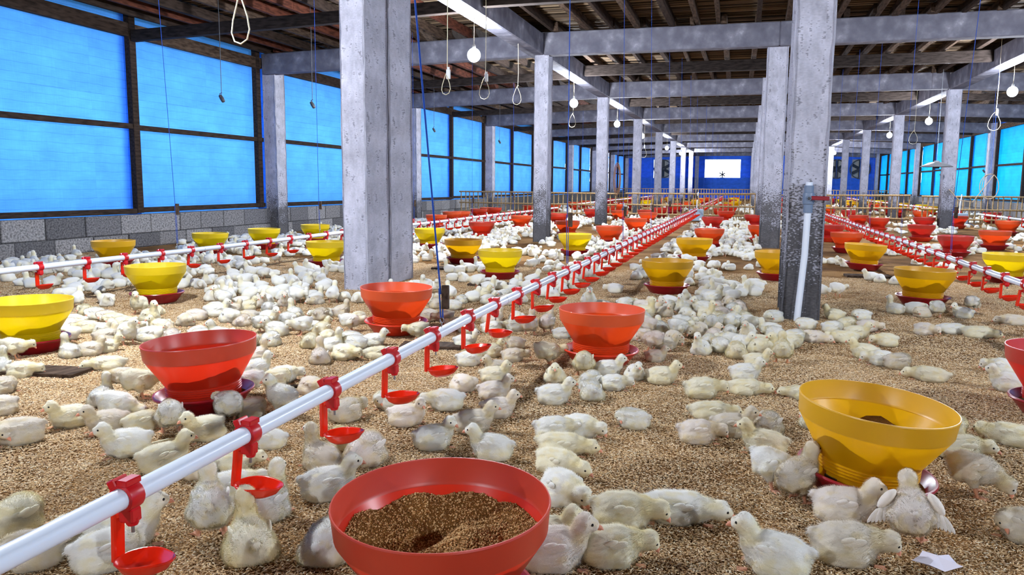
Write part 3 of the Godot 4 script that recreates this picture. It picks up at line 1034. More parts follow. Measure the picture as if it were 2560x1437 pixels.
func build_side_wall(left: bool) -> void:
	var sx := -1.0 if left else 1.0
	var face := WL if left else WR
	var r := RandomNumberGenerator.new()
	r.seed = 400 + int(left)
	var core := Geo.new()
	core.box(Vector3(face + sx * 0.065, 0.2, (FAR + NEAR) * 0.5), Vector3(0.115, 0.40, NEAR - FAR + 0.4))
	var wall := structure("wall_left" if left else "wall_right", core.mesh(), M.mortar)
	tag(wall, "low grey block footing under blue sheets on a timber frame, %s" % ("along the yellow feeders" if left else "across the house from the yellow feeders"), "wall")
	# concrete blocks of two courses; single blocks as far as they can be told apart
	var lens := [0.54, 0.50, 0.30, 0.42]
	var bm := []
	for l in lens:
		bm.append(boxmesh(Vector3(0.06, 0.222, l - 0.014), 0.006))
		bm.append(boxmesh(Vector3(0.06, 0.158, l - 0.014), 0.006))
	for course in 2:
		var z := -2.0 - 0.27 * course
		while z > (-24.0 if left else -40.0):
			var p := r.randi() % 8
			var li: int = 0 if p < 4 else (1 if p < 6 else (2 if p == 6 else 3))
			var l: float = lens[li]
			if left or z < -20.0:
				var o := part("block", bm[li * 2 + (0 if course == 1 else 1)], M["block_%d" % (r.randi() % 4)], wall)
				o.position = Vector3(face + sx * (0.03 - 0.006) + r.randf_range(-0.005, 0.005), 0.29 if course == 1 else 0.088, z - l * 0.5)
				o.rotation = Vector3(r.randf_range(-0.012, 0.012), r.randf_range(-0.012, 0.012), 0)
			z -= l
	# timber frame and sheets bay by bay
	var post := boxmesh(Vector3(0.08, 2.36, 0.105), 0.005)
	var rail_a := boxmesh(Vector3(0.05, 0.062, BAY * 0.5 - 0.1), 0.004)
	var rail_c := boxmesh(Vector3(0.06, 0.16, BAY * 0.5 - 0.1), 0.005)
	var header := boxmesh(Vector3(0.01, 0.44, BAY * 0.5 + 0.02), 0.002)
	var sheets := []
	for k in 4: sheets.append(tarp_sheet(BAY * 0.5 + 0.24, 2.62, k * 3 + 1, left))
	for k in range(-2, 19):
		var z := -BAY * 0.5 * k
		if z < FAR: break
		var post_z := z + (0.16 if k % 2 == 0 else 0.0)
		var o := part("post", post, M.timber_0, wall)
		o.position = Vector3(face + sx * 0.05, 1.6, post_z)
		if k % 2 == 0:
			o = part("post", post, M.timber_0, wall)
			o.position = Vector3(face + sx * 0.05, 1.6, z - 0.34)
		for q in [[0.455, rail_a], [1.455, rail_a], [2.585, rail_c]]:
			o = part("rail", q[1], M["timber_%d" % (1 if q[0] > 2.0 and k % 2 == 1 else 0)], wall)
			o.position = Vector3(face + sx * 0.045, q[0] + r.randf_range(-0.01, 0.01), z - BAY * 0.25)
			o.rotation.x = r.randf_range(-0.006, 0.006)
		if not left:
			part("header_sheet", header, M.tarp_end, wall, Vector3(face + 0.075, 2.74, z - BAY * 0.25))
		o = part("tarp_sheet", sheets[(k + 8) % 4], M.tarp_left if left else M.tarp_right, wall)
		o.position = Vector3(face + sx * (0.11 + 0.05 * absi(k % 2)), 0.40, z + 0.12)

func wall_piece(g: Geo, x0: float, x1: float, y0: float, y1: float, z: float, th := 0.06) -> void:
	g.box(Vector3((x0 + x1) * 0.5, (y0 + y1) * 0.5, z), Vector3(x1 - x0, y1 - y0, th))

func build_end_walls() -> void:
	# far end: blue sheeting with openings for the exhaust fans
	var holes := [[-5.45, -4.3], [-2.41, -0.36], [4.5, 5.4], [5.75, 6.65]]
	var y0 := 1.25
	var y1 := 2.35
	var g := Geo.new()
	wall_piece(g, -8.0, 8.0, 0.0, y0, FAR)
	wall_piece(g, -8.0, 8.0, y1, 3.2, FAR)
	var x := -8.0
	for h in holes:
		wall_piece(g, x, h[0], y0, y1, FAR)
		x = h[1]
	wall_piece(g, x, 8.0, y0, y1, FAR)
	var w := structure("wall_far", g.mesh(), M.tarp_end)
	tag(w, "blue sheeted end wall with fan openings", "wall")
	var o := part("skirt_sheet", boxmesh(Vector3(3.6, 0.86, 0.02), 0.004), M.tarp_end, w, Vector3(-1.28, 0.86, FAR + 0.12))
	o = part("skirt_sheet", boxmesh(Vector3(4.0, 0.9, 0.02), 0.004), M.tarp_end, w, Vector3(-5.1, 0.8, FAR + 0.12))
	o = part("skirt_sheet", boxmesh(Vector3(5.6, 0.9, 0.02), 0.004), M.tarp_end, w, Vector3(4.2, 0.85, FAR + 0.12))
	o = part("header_board", boxmesh(Vector3(14.2, 0.1, 0.05), 0.004), M.timber_0, w, Vector3(0, 2.72, FAR + 0.06))
	var k := 0
	for h in holes:
		if k != 1:
			exhaust_fan(Vector3((h[0] + h[1]) * 0.5, (y0 + y1) * 0.5, FAR + 0.05), ["dark round exhaust fan with pale louvres near the block wall end", "", "dark exhaust fan in the end wall, nearer the bright opening", "dark exhaust fan in the end wall, nearer the far corner"][k], 0.55)
		k += 1
	exhaust_fan(Vector3(-1.38, 1.47, FAR), "small fan silhouetted in the bright white opening", 0.2)
	# unseen yard: earth with a bank added along either side, which keeps the skylight off the foot of the sheets
	g = Geo.new()
	g.box(Vector3(0, -0.35, (FAR + NEAR) * 0.5), Vector3(60, 0.3, NEAR - FAR + 40.0))
	for s in [-1.0, 1.0]:
		g.quad(Vector3(s * 8.3, -0.2, NEAR) if s > 0 else Vector3(-8.3, -0.2, FAR), Vector3(s * 8.3, -0.2, FAR) if s > 0 else Vector3(-8.3, -0.2, NEAR), Vector3(s * 9.6, 1.25, FAR) if s > 0 else Vector3(-9.6, 1.25, NEAR), Vector3(s * 9.6, 1.25, NEAR) if s > 0 else Vector3(-9.6, 1.25, FAR))
		g.box(Vector3(s * 12.1, 0.5, (FAR + NEAR) * 0.5), Vector3(5.0, 1.5, NEAR - FAR))
	var yard := structure("ground", g.mesh(), M.yard_earth)
	tag(yard, "earth yard outside the blue sheets, with unseen banks added to shade them", "ground")
	g = Geo.new()
	wall_piece(g, -8.0, 8.0, 0.0, 3.2, NEAR, 0.2)
	w = structure("wall_near", g.mesh(), M.mortar)
	tag(w, "plain rendered end wall behind the viewer", "wall")

func exhaust_fan(at: Vector3, label: String, r: float) -> void:
	var t := thing("exhaust_fan", label, "fan", at)
	var g := Geo.new()
	g.lathe([Vector2(r * 0.9, -0.1), Vector2(r, -0.1), Vector2(r * 1.02, 0.1), Vector2(r * 0.92, 0.1), Vector2(r * 0.9, -0.1)], 28, Vector3.ZERO, Basis(Vector3.RIGHT, PI / 2))
	part("ring", g.mesh(), M.fan_dark, t)
	g = Geo.new()
	g.ball(Vector3.ZERO, Vector3(r * 0.2, r * 0.2, 0.06))
	part("hub", g.mesh(), M.fan_dark, t)
	for k in 6:
		g = Geo.new()
		var b := Basis(Vector3.BACK, TAU * k / 6.0)
		g.box(b * Vector3(0, r * 0.52, 0), Vector3(r * 0.34, r * 0.72, 0.012), b * Basis(Vector3.UP, 0.5), 0.004)
		part("blade", g.mesh(), M.fan_dark, t)
	if r > 0.4:
		for k in 6:
			g = Geo.new()
			g.box(Vector3(0, -0.5 + 0.2 * k, -0.16), Vector3(1.12, 0.225, 0.015), Basis(Vector3.RIGHT, 0.3), 0.003)
			part("louvre", g.mesh(), M.fan_steel, t)
	else:
		g = Geo.new()
		g.box(Vector3(0, -r - 0.03, 0), Vector3(0.08, 0.14, 0.08), Basis.IDENTITY, 0.004)
		part("bracket", g.mesh(), M.fan_dark, t)

func build_fences() -> void:
	var r := RandomNumberGenerator.new()
	r.seed = 9
	var pk := Geo.new()
	pk.tube([Vector3(0, 0.0, 0), Vector3(0, 0.3, 0), Vector3(0, 0.62, 0)], [0.016, 0.015, 0.013], 6)
	var pm := pk.mesh()
	for q in [[WL + 0.15, -2.95, "bamboo picket fence from the block wall to the first column row"], [-2.75, 0.22, "bamboo picket fence across the aisle of the long middle drinker line"], [0.45, 3.44, "bamboo picket fence across the standpipe aisle"], [3.66, WR - 0.15, "bamboo picket fence from the hood column to the far side wall"]]:
		var t := thing("bamboo_fence", q[2], "fence", Vector3((q[0] + q[1]) * 0.5, 0, -19.3))
		var half: float = (q[1] - q[0]) * 0.5
		for y in [0.12, 0.33, 0.61]:
			var g := Geo.new()
			g.tube([Vector3(-half, y + r.randf_range(-0.015, 0.015), 0.02), Vector3(0, y, 0.022), Vector3(half, y + r.randf_range(-0.015, 0.015), 0.02)], 0.019, 8)
			part("rail", g.mesh(), M.bamboo, t)
		var x := -half + 0.04
		while x < half:
			var o := part("picket", pm, M.bamboo, t, Vector3(x, 0, -0.012))
			o.rotation.z = r.randf_range(-0.03, 0.03)
			x += 0.115 + r.randf_range(-0.015, 0.015)
	var t2 := thing("bamboo_fence", "low picket fence in front of the blue end wall", "fence", Vector3(0, 0, -44.2))
	var g2 := Geo.new()
	for y in [0.12, 0.33, 0.62]: g2.tube([Vector3(WL + 0.2, y, 0), Vector3(WR - 0.2, y, 0)], 0.02, 6)
	part("rail", g2.mesh(), M.bamboo, t2)
	g2 = Geo.new()
	var x2 := WL + 0.2
	while x2 < WR - 0.2:
		g2.box(Vector3(x2, 0.32, 0), Vector3(0.03, 0.64, 0.02))
		x2 += 0.14
	part("picket", g2.mesh(), M.bamboo, t2).set_meta("kind", "stuff")

# ---------------------------------------------------------------- feeders, drinkers, lamps, cords
const RIM := 0.19
var feeder_cache := {}

func mound(radius: float, kind: int, seed_: int) -> ArrayMesh:
	# feed heap inside a hopper: kind 0 low and uneven, 1 dug out on one side and heaped on the other
	var g := Geo.new()
	var f := FastNoiseLite.new()
	f.seed = seed_; f.frequency = 9.0
	var nr := 22
	var ns := 56
	var pts := []
	for k in nr + 1:
		var row := []
		for j in ns:
			var a := TAU * j / ns
			var rr := radius * k / nr
			var x := cos(a) * rr
			var z := sin(a) * rr
			var h := f.get_noise_2d(x, z) * 0.014 + f.get_noise_2d(x * 5.0, z * 5.0) * 0.003
			if kind == 1:
				# hollow scooped towards the left and back, loose heap on the right and in front
				var dx := x + 0.062 + z * 0.3
				var hollow := exp(-(dx * dx / 0.0026)) * smoothstep(-0.11, -0.04, z + 0.02) * smoothstep(1.0, 0.75, rr / radius)
				var heap := exp(-((x - 0.055) * (x - 0.055) / 0.0042 + (z - 0.035) * (z - 0.035) / 0.0055))
				h += 0.016 * smoothstep(0.7, 0.98, rr / radius) - 0.030 * hollow + 0.020 * heap - 0.004
			else:
				h += 0.02 * sin(a * 2.0 + seed_) * rr / radius + 0.012 * sin(a * 5.0 + seed_ * 2.0) * rr / radius
			# the edge follows the flaring hopper wall
			var over := 1.0 + (h * 0.62 / radius if k > nr / 2 else 0.0)
			row.append(Vector3(x * over, h, z * over))
		pts.append(row)
	for k in nr:
		for j in ns:
			var a: Vector3 = pts[k][j]; var b: Vector3 = pts[k][(j + 1) % ns]; var c: Vector3 = pts[k + 1][(j + 1) % ns]; var d: Vector3 = pts[k + 1][j]
			if k > 0: g.tri(a, b, c)
			g.tri(a, c, d)
	# smooth the shading
	var sum := {}
	for q in g.v.size():
		var key := (g.v[q] * 4000.0).round()
		sum[key] = sum.get(key, Vector3.ZERO) + g.n[q]
	for q in g.v.size():
		g.n[q] = (sum[(g.v[q] * 4000.0).round()] as Vector3).normalized()
	return g.mesh()

func feeder_model(hue: String, pan: String, detail: int, fill: int) -> Node3D:
	var key := "%s %s %d %d" % [hue, pan, detail, fill]
	if feeder_cache.has(key): return feeder_cache[key]
	var o := Node3D.new()
	o.name = "hopper_feeder"
	var seg: int = [24, 40, 72][detail]
	var g := Geo.new()
	g.lathe([Vector2(0.0, 0.002), Vector2(0.114, 0.002), Vector2(0.121, 0.006), Vector2(0.153, 0.048), Vector2(0.161, 0.056), Vector2(0.168, 0.060), Vector2(0.1705, 0.065), Vector2(0.168, 0.0695), Vector2(0.163, 0.069), Vector2(0.155, 0.060), Vector2(0.125, 0.014), Vector2(0.117, 0.010), Vector2(0.0, 0.010)], seg)
	part("pan", g.mesh(), M["pan_" + pan], o)
	# cone and ribbed neck
	g = Geo.new()
	var prof := [Vector2(0.1225, 0.032), Vector2(0.1235, 0.066)]
	for k in 4:
		var y := 0.067 + 0.008 * k
		prof.append_array([Vector2(0.1235, y), Vector2(0.1268, y + 0.0022), Vector2(0.1268, y + 0.0045), Vector2(0.1235, y + 0.0067)])
	prof.append_array([Vector2(0.126, 0.101), Vector2(0.1835, 0.194)])
	g.lathe(prof, seg)
	var hop := part("hopper", g.mesh(), M["hopper_" + hue], o)
	g = Geo.new()
	g.lathe([Vector2(0.1835, 0.194), Vector2(0.1865, 0.199), Vector2(RIM, 0.2415), Vector2(0.1915, 0.245), Vector2(0.1905, 0.248), Vector2(0.1882, 0.248), Vector2(0.1872, 0.244), Vector2(0.1845, 0.202), Vector2(0.1812, 0.196)], seg)
	part("rim_band", g.mesh(), M["band_" + hue], o)
	if detail > 0:
		for k in 6:
			g = Geo.new()
			var b := Basis(Vector3.UP, TAU * k / 6.0 + 0.3)
			g.box(b * Vector3(0, 0.050, 0.1212), Vector3(0.04, 0.016, 0.005), b, 0.001)
			part("feed_slot", g.mesh(), M.slot_dark, hop)
	# feed in the pan and in the hopper
	g = Geo.new()
	g.lathe([Vector2(0.120, 0.046), Vector2(0.134, 0.040), Vector2(0.147, 0.042)], seg)
	part("feed", g.mesh(), M.feed, o)
	var level: float = [0.134, 0.170, 0.140][fill % 3]
	var rad := 0.126 + (level - 0.101) * 0.618 - 0.002
	part("feed", mound(rad, 1 if fill == 1 else 0, fill * 5 + 2), M.feed, o, Vector3(0, level, 0))
	if fill == 1:
		# loose crumbs on the heap
		var mm := MultiMesh.new()
		mm.transform_format = MultiMesh.TRANSFORM_3D
		mm.use_colors = true
		var p := Geo.new()
		p.ball(Vector3.ZERO, Vector3(0.0019, 0.0014, 0.0014), Basis.IDENTITY, 6, 4)
		mm.mesh = p.mesh()
		var src: ArrayMesh = (o.get_child(o.get_child_count() - 1) as MeshInstance3D).mesh
		var vs: PackedVector3Array = src.surface_get_arrays(0)[Mesh.ARRAY_VERTEX]
		var r := RandomNumberGenerator.new()
		r.seed = 3
		mm.instance_count = 9000
		for k in 9000:
			var t := (r.randi() % (vs.size() / 3)) * 3
			var u := r.randf(); var w := r.randf() * (1.0 - u)
			# more crumbs on the larger outer triangles
			while r.randf() > vs[t].length() / rad: t = (r.randi() % (vs.size() / 3)) * 3
			var pos := vs[t] * (1.0 - u - w) + vs[t + 1] * u + vs[t + 2] * w
			mm.set_instance_transform(k, Transform3D(Basis.from_euler(Vector3(r.randf(), r.randf(), r.randf()) * TAU).scaled(Vector3.ONE * r.randf_range(0.6, 1.25)), pos + Vector3(0, level + 0.0006, 0)))
			mm.set_instance_color(k, [lin(206, 164, 108), lin(184, 140, 88), lin(226, 190, 136), lin(158, 118, 74)][r.randi() % 4])
		var c := MultiMeshInstance3D.new()
		c.name = "feed_crumbs"
		c.multimesh = mm
		c.material_override = M.pellet
		c.set_meta("kind", "stuff")
		o.add_child(c, true)
	feeder_cache[key] = o
	return o

var landmarks := []

func feeder(hue: String, pan: String, x: float, z: float, label: String, group := "", detail := 1, fill := 0, lean := Vector2.ZERO, y := 0.0) -> Node3D:
	var o: Node3D = feeder_model(hue, pan, detail, fill).duplicate()
	o.name = numbered("hopper_feeder")
	add_child(o)
	o.position = Vector3(x, y, z)
	o.rotation.y = 0.0 if fill == 1 else x * 7.0 + z * 3.0
	tag(o, label, "feeder", group)
	# a feeder stands crooked where the litter is uneven
	if lean != Vector2.ZERO:
		var b := Basis(Vector3.UP, -o.rotation.y) * Basis.from_euler(Vector3(lean.x, 0, lean.y)) * Basis(Vector3.UP, o.rotation.y)
		var pivot := Vector3(0, 0.0, 0)
		o.position.y += 0.008
		for c in o.get_children():
			c.transform = Transform3D(b, pivot - b * pivot) * (c as Node3D).transform
	return o

func plank(x: float, z: float, w: float, d: float, turn: float, label: String) -> void:
	var o := part("plank", boxmesh(Vector3(w, 0.02, d), 0.003), M.timber_1, self, Vector3(x, 0.011, z))
	o.rotation.y = turn
	tag(o, label, "plank")

var drinker_mesh := {}

func drinker_parts() -> void:
	# saddle clipped on the pipe, nipple below, arm and drip cup
	var g := Geo.new()
	g.lathe([Vector2(0.0195, -0.017), Vector2(0.0255, -0.016), Vector2(0.0262, -0.012), Vector2(0.0262, 0.012), Vector2(0.0255, 0.016), Vector2(0.0195, 0.017)], 18, Vector3.ZERO, Basis(Vector3.RIGHT, PI / 2))
	g.box(Vector3(0.006, 0.028, 0), Vector3(0.022, 0.012, 0.038), Basis.IDENTITY, 0.002)
	g.box(Vector3(-0.018, 0.024, 0), Vector3(0.018, 0.016, 0.034), Basis(Vector3.BACK, 0.5), 0.002)
	g.box(Vector3(0.004, -0.033, 0), Vector3(0.030, 0.026, 0.026), Basis.IDENTITY, 0.003)
	g.lathe([Vector2(0.0, -0.052), Vector2(0.009, -0.052), Vector2(0.011, -0.048), Vector2(0.012, -0.038)], 14, Vector3(0.008, 0, 0))
	drinker_mesh["saddle"] = g.mesh()
	g = Geo.new()
	g.tube([Vector3(0.008, -0.052, 0), Vector3(0.008, -0.066, 0)], 0.003, 8)
	drinker_mesh["pin"] = g.mesh()
	g = Geo.new()
	g.box(Vector3(-0.026, -0.078, 0), Vector3(0.012, 0.094, 0.026), Basis(Vector3.BACK, -0.06), 0.003)
	g.box(Vector3(-0.016, -0.036, 0), Vector3(0.018, 0.012, 0.019), Basis(Vector3.BACK, 0.35), 0.003)
	drinker_mesh["arm"] = g.mesh()
	g = Geo.new()
	var n := 32
	var rings := []
	# outside of the bowl, rolled lip, then the inside
	for q in [[0.0, -0.0175], [0.45, -0.0172], [0.78, -0.010], [0.97, 0.0], [1.02, 0.0022], [1.0, 0.004], [0.95, 0.0028], [0.76, -0.007], [0.45, -0.0135], [0.0, -0.0138]]:
		var row := []
		for j in n:
			var a := TAU * j / n
			var rr := 0.030 + 0.013 * pow(maxf(0.0, cos(a)), 5.0) - 0.003 * pow(maxf(0.0, -cos(a)), 2.0)
			row.append(Vector3(cos(a) * rr * 1.12 * q[0], q[1], sin(a) * rr * q[0]))
		rings.append(row)
	for k in rings.size() - 1:
		for j in n:
			var a: Vector3 = rings[k][j]; var b: Vector3 = rings[k][(j + 1) % n]; var c: Vector3 = rings[k + 1][(j + 1) % n]; var d: Vector3 = rings[k + 1][j]
			if k < rings.size() - 2: g.tri(a, c, d)
			if k > 0: g.tri(a, b, c)
	var sum := {}
	for q in g.v.size():
		var key := (g.v[q] * 8000.0).round()
		sum[key] = sum.get(key, Vector3.ZERO) + g.n[q]
	for q in g.v.size(): g.n[q] = (sum[(g.v[q] * 8000.0).round()] as Vector3).normalized()
	drinker_mesh["cup"] = g.mesh()

func sag(x: float, z: float) -> float:
	# the long middle line dips towards the front
	return 0.003 * sin(z * 1.3) + (clampf((-z - 1.0) / 2.0, 0.0, 1.0) * 0.026 - 0.011 if x == -1.03 and z > -19.0 else 0.0)

func drinker_line(x: float, y: float, z0: float, z1: float, first: float, label: String, detailed := true) -> void:
	var t := thing("drinker_line", label, "drinker line", Vector3(x, y, 0))
	var pts := []
	var z := z0
	while z > z1:
		pts.append(Vector3(0, sag(x, z), z))
		z -= 0.25
	pts.append(Vector3(0, sag(x, z1), z1))
	var g := Geo.new()
	g.tube(pts, 0.0192, 20)
	part("pipe", g.mesh(), M.pvc, t)
	var ring := Geo.new()
	ring.tube([Vector3(0, 0, -0.0015), Vector3(0, 0, 0.0015)], 0.0196, 20)
	var rm := ring.mesh()
	z = first - 0.05
	while z > z1:
		part("joint_ring", rm, M.steel, t, Vector3(0, sag(x, z), z))
		z -= 3.0
	z = first
	var r := RandomNumberGenerator.new()
	r.seed = 21
	while z > z1 + 0.1:
		var d := part("nipple_drinker", drinker_mesh.saddle, M.saddle_red, t, Vector3(0, sag(x, z), z + r.randf_range(-0.015, 0.015)))
		d.rotation.z = r.randf_range(-0.07, 0.07)
		part("arm", drinker_mesh.arm, M.cup_red, d)
		var c := part("cup", drinker_mesh.cup, M.cup_red, d, Vector3(0.020, -0.116, 0))
		c.rotation.z = 0.06
		c.scale = Vector3.ONE * 1.42
		if detailed: part("pin", drinker_mesh.pin, M.steel, d)
		z -= 0.363 if detailed else 0.75
	if not detailed:
		z = first - 1.0
		while z > z1:
			g = Geo.new()
			g.tube([Vector3(0, 0.0, z), Vector3(0.01, 1.3, z), Vector3(0, soffit(x) + 0.125 - y, z)], 0.0026, 5)
			part("hanger_cord", g.mesh(), M.cord_blue, t)
			z -= 4.4

func cord(label: String, foot: Vector3, block_y: float, top: Vector3, r: float, group := "") -> void:
	# a blue lifting cord: hook on the pipe, doubled cord, wooden adjuster, single cord to the ceiling
	var t := thing("lifting_cord", label, "cord", foot, 0.0, group)
	var g := Geo.new()
	var blk := Vector3(0, block_y - foot.y, 0)
	var up := top - foot
	g.tube([blk, blk.lerp(up, 0.5), up], r, 6)
	g.tube([Vector3(0.0, 0.045, 0), blk + Vector3(-0.006, 0.02, 0)], r * 0.8, 6)
	g.tube([Vector3(0.008, 0.045, 0), blk + Vector3(0.006, 0.02, 0)], r * 0.8, 6)
	part("cord", g.mesh(), M.cord_blue, t)
	g = Geo.new()
	g.box(blk + Vector3(0.018, -0.01, 0), Vector3(0.026, 0.085, 0.016), Basis.IDENTITY, 0.002)
	part("wooden_block", g.mesh(), M.timber_1, t)
	g = Geo.new()
	var pts := []
	for k in 10:
		var a := TAU * k / 10.0 * 0.92
		pts.append(Vector3(0.004 + sin(a) * 0.008, 0.036 - cos(a) * -0.009, 0))
	pts.append(Vector3(0.004, 0.02, 0))
	pts.append(Vector3(0.002, 0.0, 0))
	g.tube(pts, 0.0017, 6)
	part("hook", g.mesh(), M.steel, t)

func lamp(x: float, y: float, z: float, label: String, group := "", energy := 5.0) -> void:
	var t := thing("hanging_lamp", label, "lamp", Vector3(x, y, z), 0.0, group)
	var g := Geo.new()
	var top := soffit(x) - 0.28 - y
	if absf(x + 2.83) > 0.2 and absf(x - 3.55) > 0.2: top = soffit(x) - y
	g.tube([Vector3(0, 0.11, 0), Vector3(0.004, top * 0.6, 0.003), Vector3(0, top, 0)], 0.003, 6)
	part("cable", g.mesh(), M.cable_cream, t)
	g = Geo.new()
	g.lathe([Vector2(0.0, 0.052), Vector2(0.021, 0.052), Vector2(0.022, 0.06), Vector2(0.018, 0.1), Vector2(0.008, 0.115), Vector2(0.0, 0.116)], 18)
	part("lamp_holder", g.mesh(), M.holder_white, t)
	g = Geo.new()
	g.ball(Vector3(0, 0.0, 0), Vector3(0.07, 0.074, 0.07), Basis.IDENTITY, 20, 14)
	var b := part("bulb", g.mesh(), M.bulb_glow, t)
	b.cast_shadow = GeometryInstance3D.SHADOW_CASTING_SETTING_ON
	var l := OmniLight3D.new()
	l.name = "bulb_light"
	l.light_color = Color(0.92, 0.95, 1.0)
	l.light_energy = energy
	l.light_size = 0.05
	l.omni_range = 60.0
	l.omni_attenuation = 2.0
	l.shadow_enabled = true
	t.add_child(l)

func loop_cable(label: String, at: Vector3, drop: float, size: float, mat_: String, holder: String, group := "") -> void:
	# cable hanging from the ceiling that ends in a tied loop or an empty lamp holder
	var t := thing("hanging_cable", label, "cable", at, 0.0, group)
	drop = soffit(at.x) + 0.125 - at.y
	if absf(at.x + 2.83) < 0.12: drop = 2.56 - at.y
	var g := Geo.new()
	var pts := [Vector3(0, drop, 0), Vector3(0.006, drop * 0.5, 0.004), Vector3(0, size * 1.1, 0)]
	for k in 13:
		var a := TAU * k / 12.0
		pts.append(Vector3(sin(a) * size * 0.26 * (1.0 - 0.55 * cos(a)) - 0.012, size * 0.5 + cos(a) * size * 0.5, sin(a) * 0.03))
	pts.append(Vector3(0.012, size * 1.08, 0.006))
	g.tube(pts, 0.0034, 6)
	part("cable", g.mesh(), M[mat_], t)
	if holder:
		g = Geo.new()
		if holder == "plug":
			g.box(Vector3(0.012, size * 0.98, 0.006), Vector3(0.032, 0.08, 0.026), Basis.IDENTITY, 0.004)
			g.lathe([Vector2(0.005, 0.0), Vector2(0.010, 0.002), Vector2(0.012, 0.02)], 10, Vector3(0.012, size * 0.98 + 0.038, 0.006))
			part("plug", g.mesh(), M.holder_white, t)
		else:
			var b := Basis(Vector3.BACK, 0.55)
			g.lathe([Vector2(0.0, -0.045), Vector2(0.015, -0.045), Vector2(0.019, -0.04), Vector2(0.021, 0.0), Vector2(0.017, 0.034), Vector2(0.0, 0.038)], 14, Vector3(0.0, 0.0, 0), b)
			part("lamp_holder", g.mesh(), M.holder_dark, t)

func build_standpipe() -> void:
	# on the face of the near speckled pillar: white pipe, grey ball valve, maroon lever
	var t := thing("standpipe", "white plastic standpipe with grey valve on the speckled pillar", "pipe", Vector3(0.355, 0, -5.03))
	var g := Geo.new()
	g.tube([Vector3(-0.03, 0.0, 0), Vector3(-0.005, 0.40, -0.004), Vector3(0.0, 0.66, -0.006)], 0.0195, 16)
	g.tube([Vector3(0.0, 0.80, -0.006), Vector3(0.0, 0.826, -0.006)], 0.0195, 16)
	part("pipe", g.mesh(), M.pvc, t)
	g = Geo.new()
	g.lathe([Vector2(0.0, 0.648), Vector2(0.0265, 0.648), Vector2(0.0265, 0.695), Vector2(0.031, 0.698), Vector2(0.033, 0.71), Vector2(0.033, 0.752), Vector2(0.031, 0.762), Vector2(0.0265, 0.765), Vector2(0.0265, 0.806), Vector2(0.0, 0.806)], 20, Vector3(0, 0, -0.006))
	g.tube([Vector3(0.0, 0.732, 0.0), Vector3(0.0, 0.732, 0.04)], [0.018, 0.014], 14)
	part("valve", g.mesh(), M.pvc_grey, t)
	g = Geo.new()
	g.box(Vector3(0.062, 0.733, 0.034), Vector3(0.10, 0.024, 0.012), Basis(Vector3.BACK, -0.02), 0.003)
	part("lever", g.mesh(), M.handle_maroon, t)
	g = Geo.new()
	g.ball(Vector3(0.0, 0.732, 0.043), Vector3(0.009, 0.009, 0.005))
	part("screw", g.mesh(), M.holder_dark, t)

func build_brooder() -> void:
	var t := thing("brooder_hood", "grey cone shaped brooder hood hung beside the grey column", "brooder", Vector3(3.22, 1.16, -15.9))
	var g := Geo.new()
	g.lathe([Vector2(0.26, 0.0), Vector2(0.265, 0.008), Vector2(0.12, 0.075), Vector2(0.05, 0.085), Vector2(0.04, 0.11), Vector2(0.0, 0.112)], 28)
	part("hood", g.mesh(), M.hood_grey, t)
	g = Geo.new()
	g.tube([Vector3(0, 0.11, 0), Vector3(0.0, 1.82, 0.02)], 0.004, 6)
	part("chain", g.mesh(), M.steel, t)
	g = Geo.new()
	g.lathe([Vector2(0.0, -0.03), Vector2(0.05, -0.03), Vector2(0.06, 0.04)], 16)
	part("burner", g.mesh(), M.fan_dark, t)

func build_regulators() -> void:
	for q in [[-1.05, "pale grey regulator box ending the long middle drinker line"], [1.54, "pale grey regulator box ending the standpipe side drinker line"], [4.3, "pale blue regulator box by the fence near the hood column"]]:
		var t := thing("pressure_regulator", q[1], "regulator", Vector3(q[0], 0.14, -18.75))
		part("box", boxmesh(Vector3(0.3, 0.26, 0.16), 0.01), M.box_grey, t)
		var g := Geo.new()
		g.tube([Vector3(0, 0.12, 0), Vector3(0, 0.3, 0), Vector3(0.02, 0.52, 0)], 0.012, 8)
		part("vent_tube", g.mesh(), M.pvc, t)
		g = Geo.new()
		g.tube([Vector3(0.15, -0.05, 0), Vector3(0.24, -0.1, 0.02), Vector3(0.3, -0.135, 0.05)], 0.01, 8)
		part("hose", g.mesh(), M.pvc_grey, t)

func build_hose() -> void:
	var t := thing("hose_coil", "cream hose looped in air before the blue side sheets", "hose", Vector3(3.75, 0.62, -14.6))
	var g := Geo.new()
	var pts := []
	for k in 30:
		var a := TAU * 1.55 * k / 29.0
		pts.append(Vector3(-sin(a) * (0.10 + 0.002 * k), 0.2 - cos(a) * 0.2, 0.02 * k / 29.0))
	pts.append(Vector3(-0.25, -0.05, 0.1))
	pts.append(Vector3(-0.45, -0.02, 0.1))
	pts.append(Vector3(-0.6, 0.15, 0.1))
	g.tube(pts, 0.0065, 8)
	part("hose", g.mesh(), M.hose_tan, t)
	g = Geo.new()
	g.tube([Vector3(0, 0.4, 0.01), Vector3(0.01, 1.4, 0), Vector3(0, 2.43, 0)], 0.003, 6)
	part("tie_cord", g.mesh(), M.cord_blue, t)
	var t2 := thing("hose_hank", "tan hose hank hanging by the column before the fence", "hose", Vector3(-2.45, 0.62, -16.0))
	g = Geo.new()
	for j in 3:
		pts = []
		for k in 17:
			var a := TAU * k / 16.0
			pts.append(Vector3(sin(a) * (0.04 + 0.015 * j), 0.3 + cos(a) * (0.26 + 0.03 * j), 0.02 * j))
		g.tube(pts, 0.008, 6)
	part("hose", g.mesh(), M.cable_orange, t2)
	g = Geo.new()
	g.tube([Vector3(0, 0.56, 0.01), Vector3(0.01, 1.4, 0), Vector3(0, 2.43, 0)], 0.003, 6)
	part("tie_cord", g.mesh(), M.cord_blue, t2)

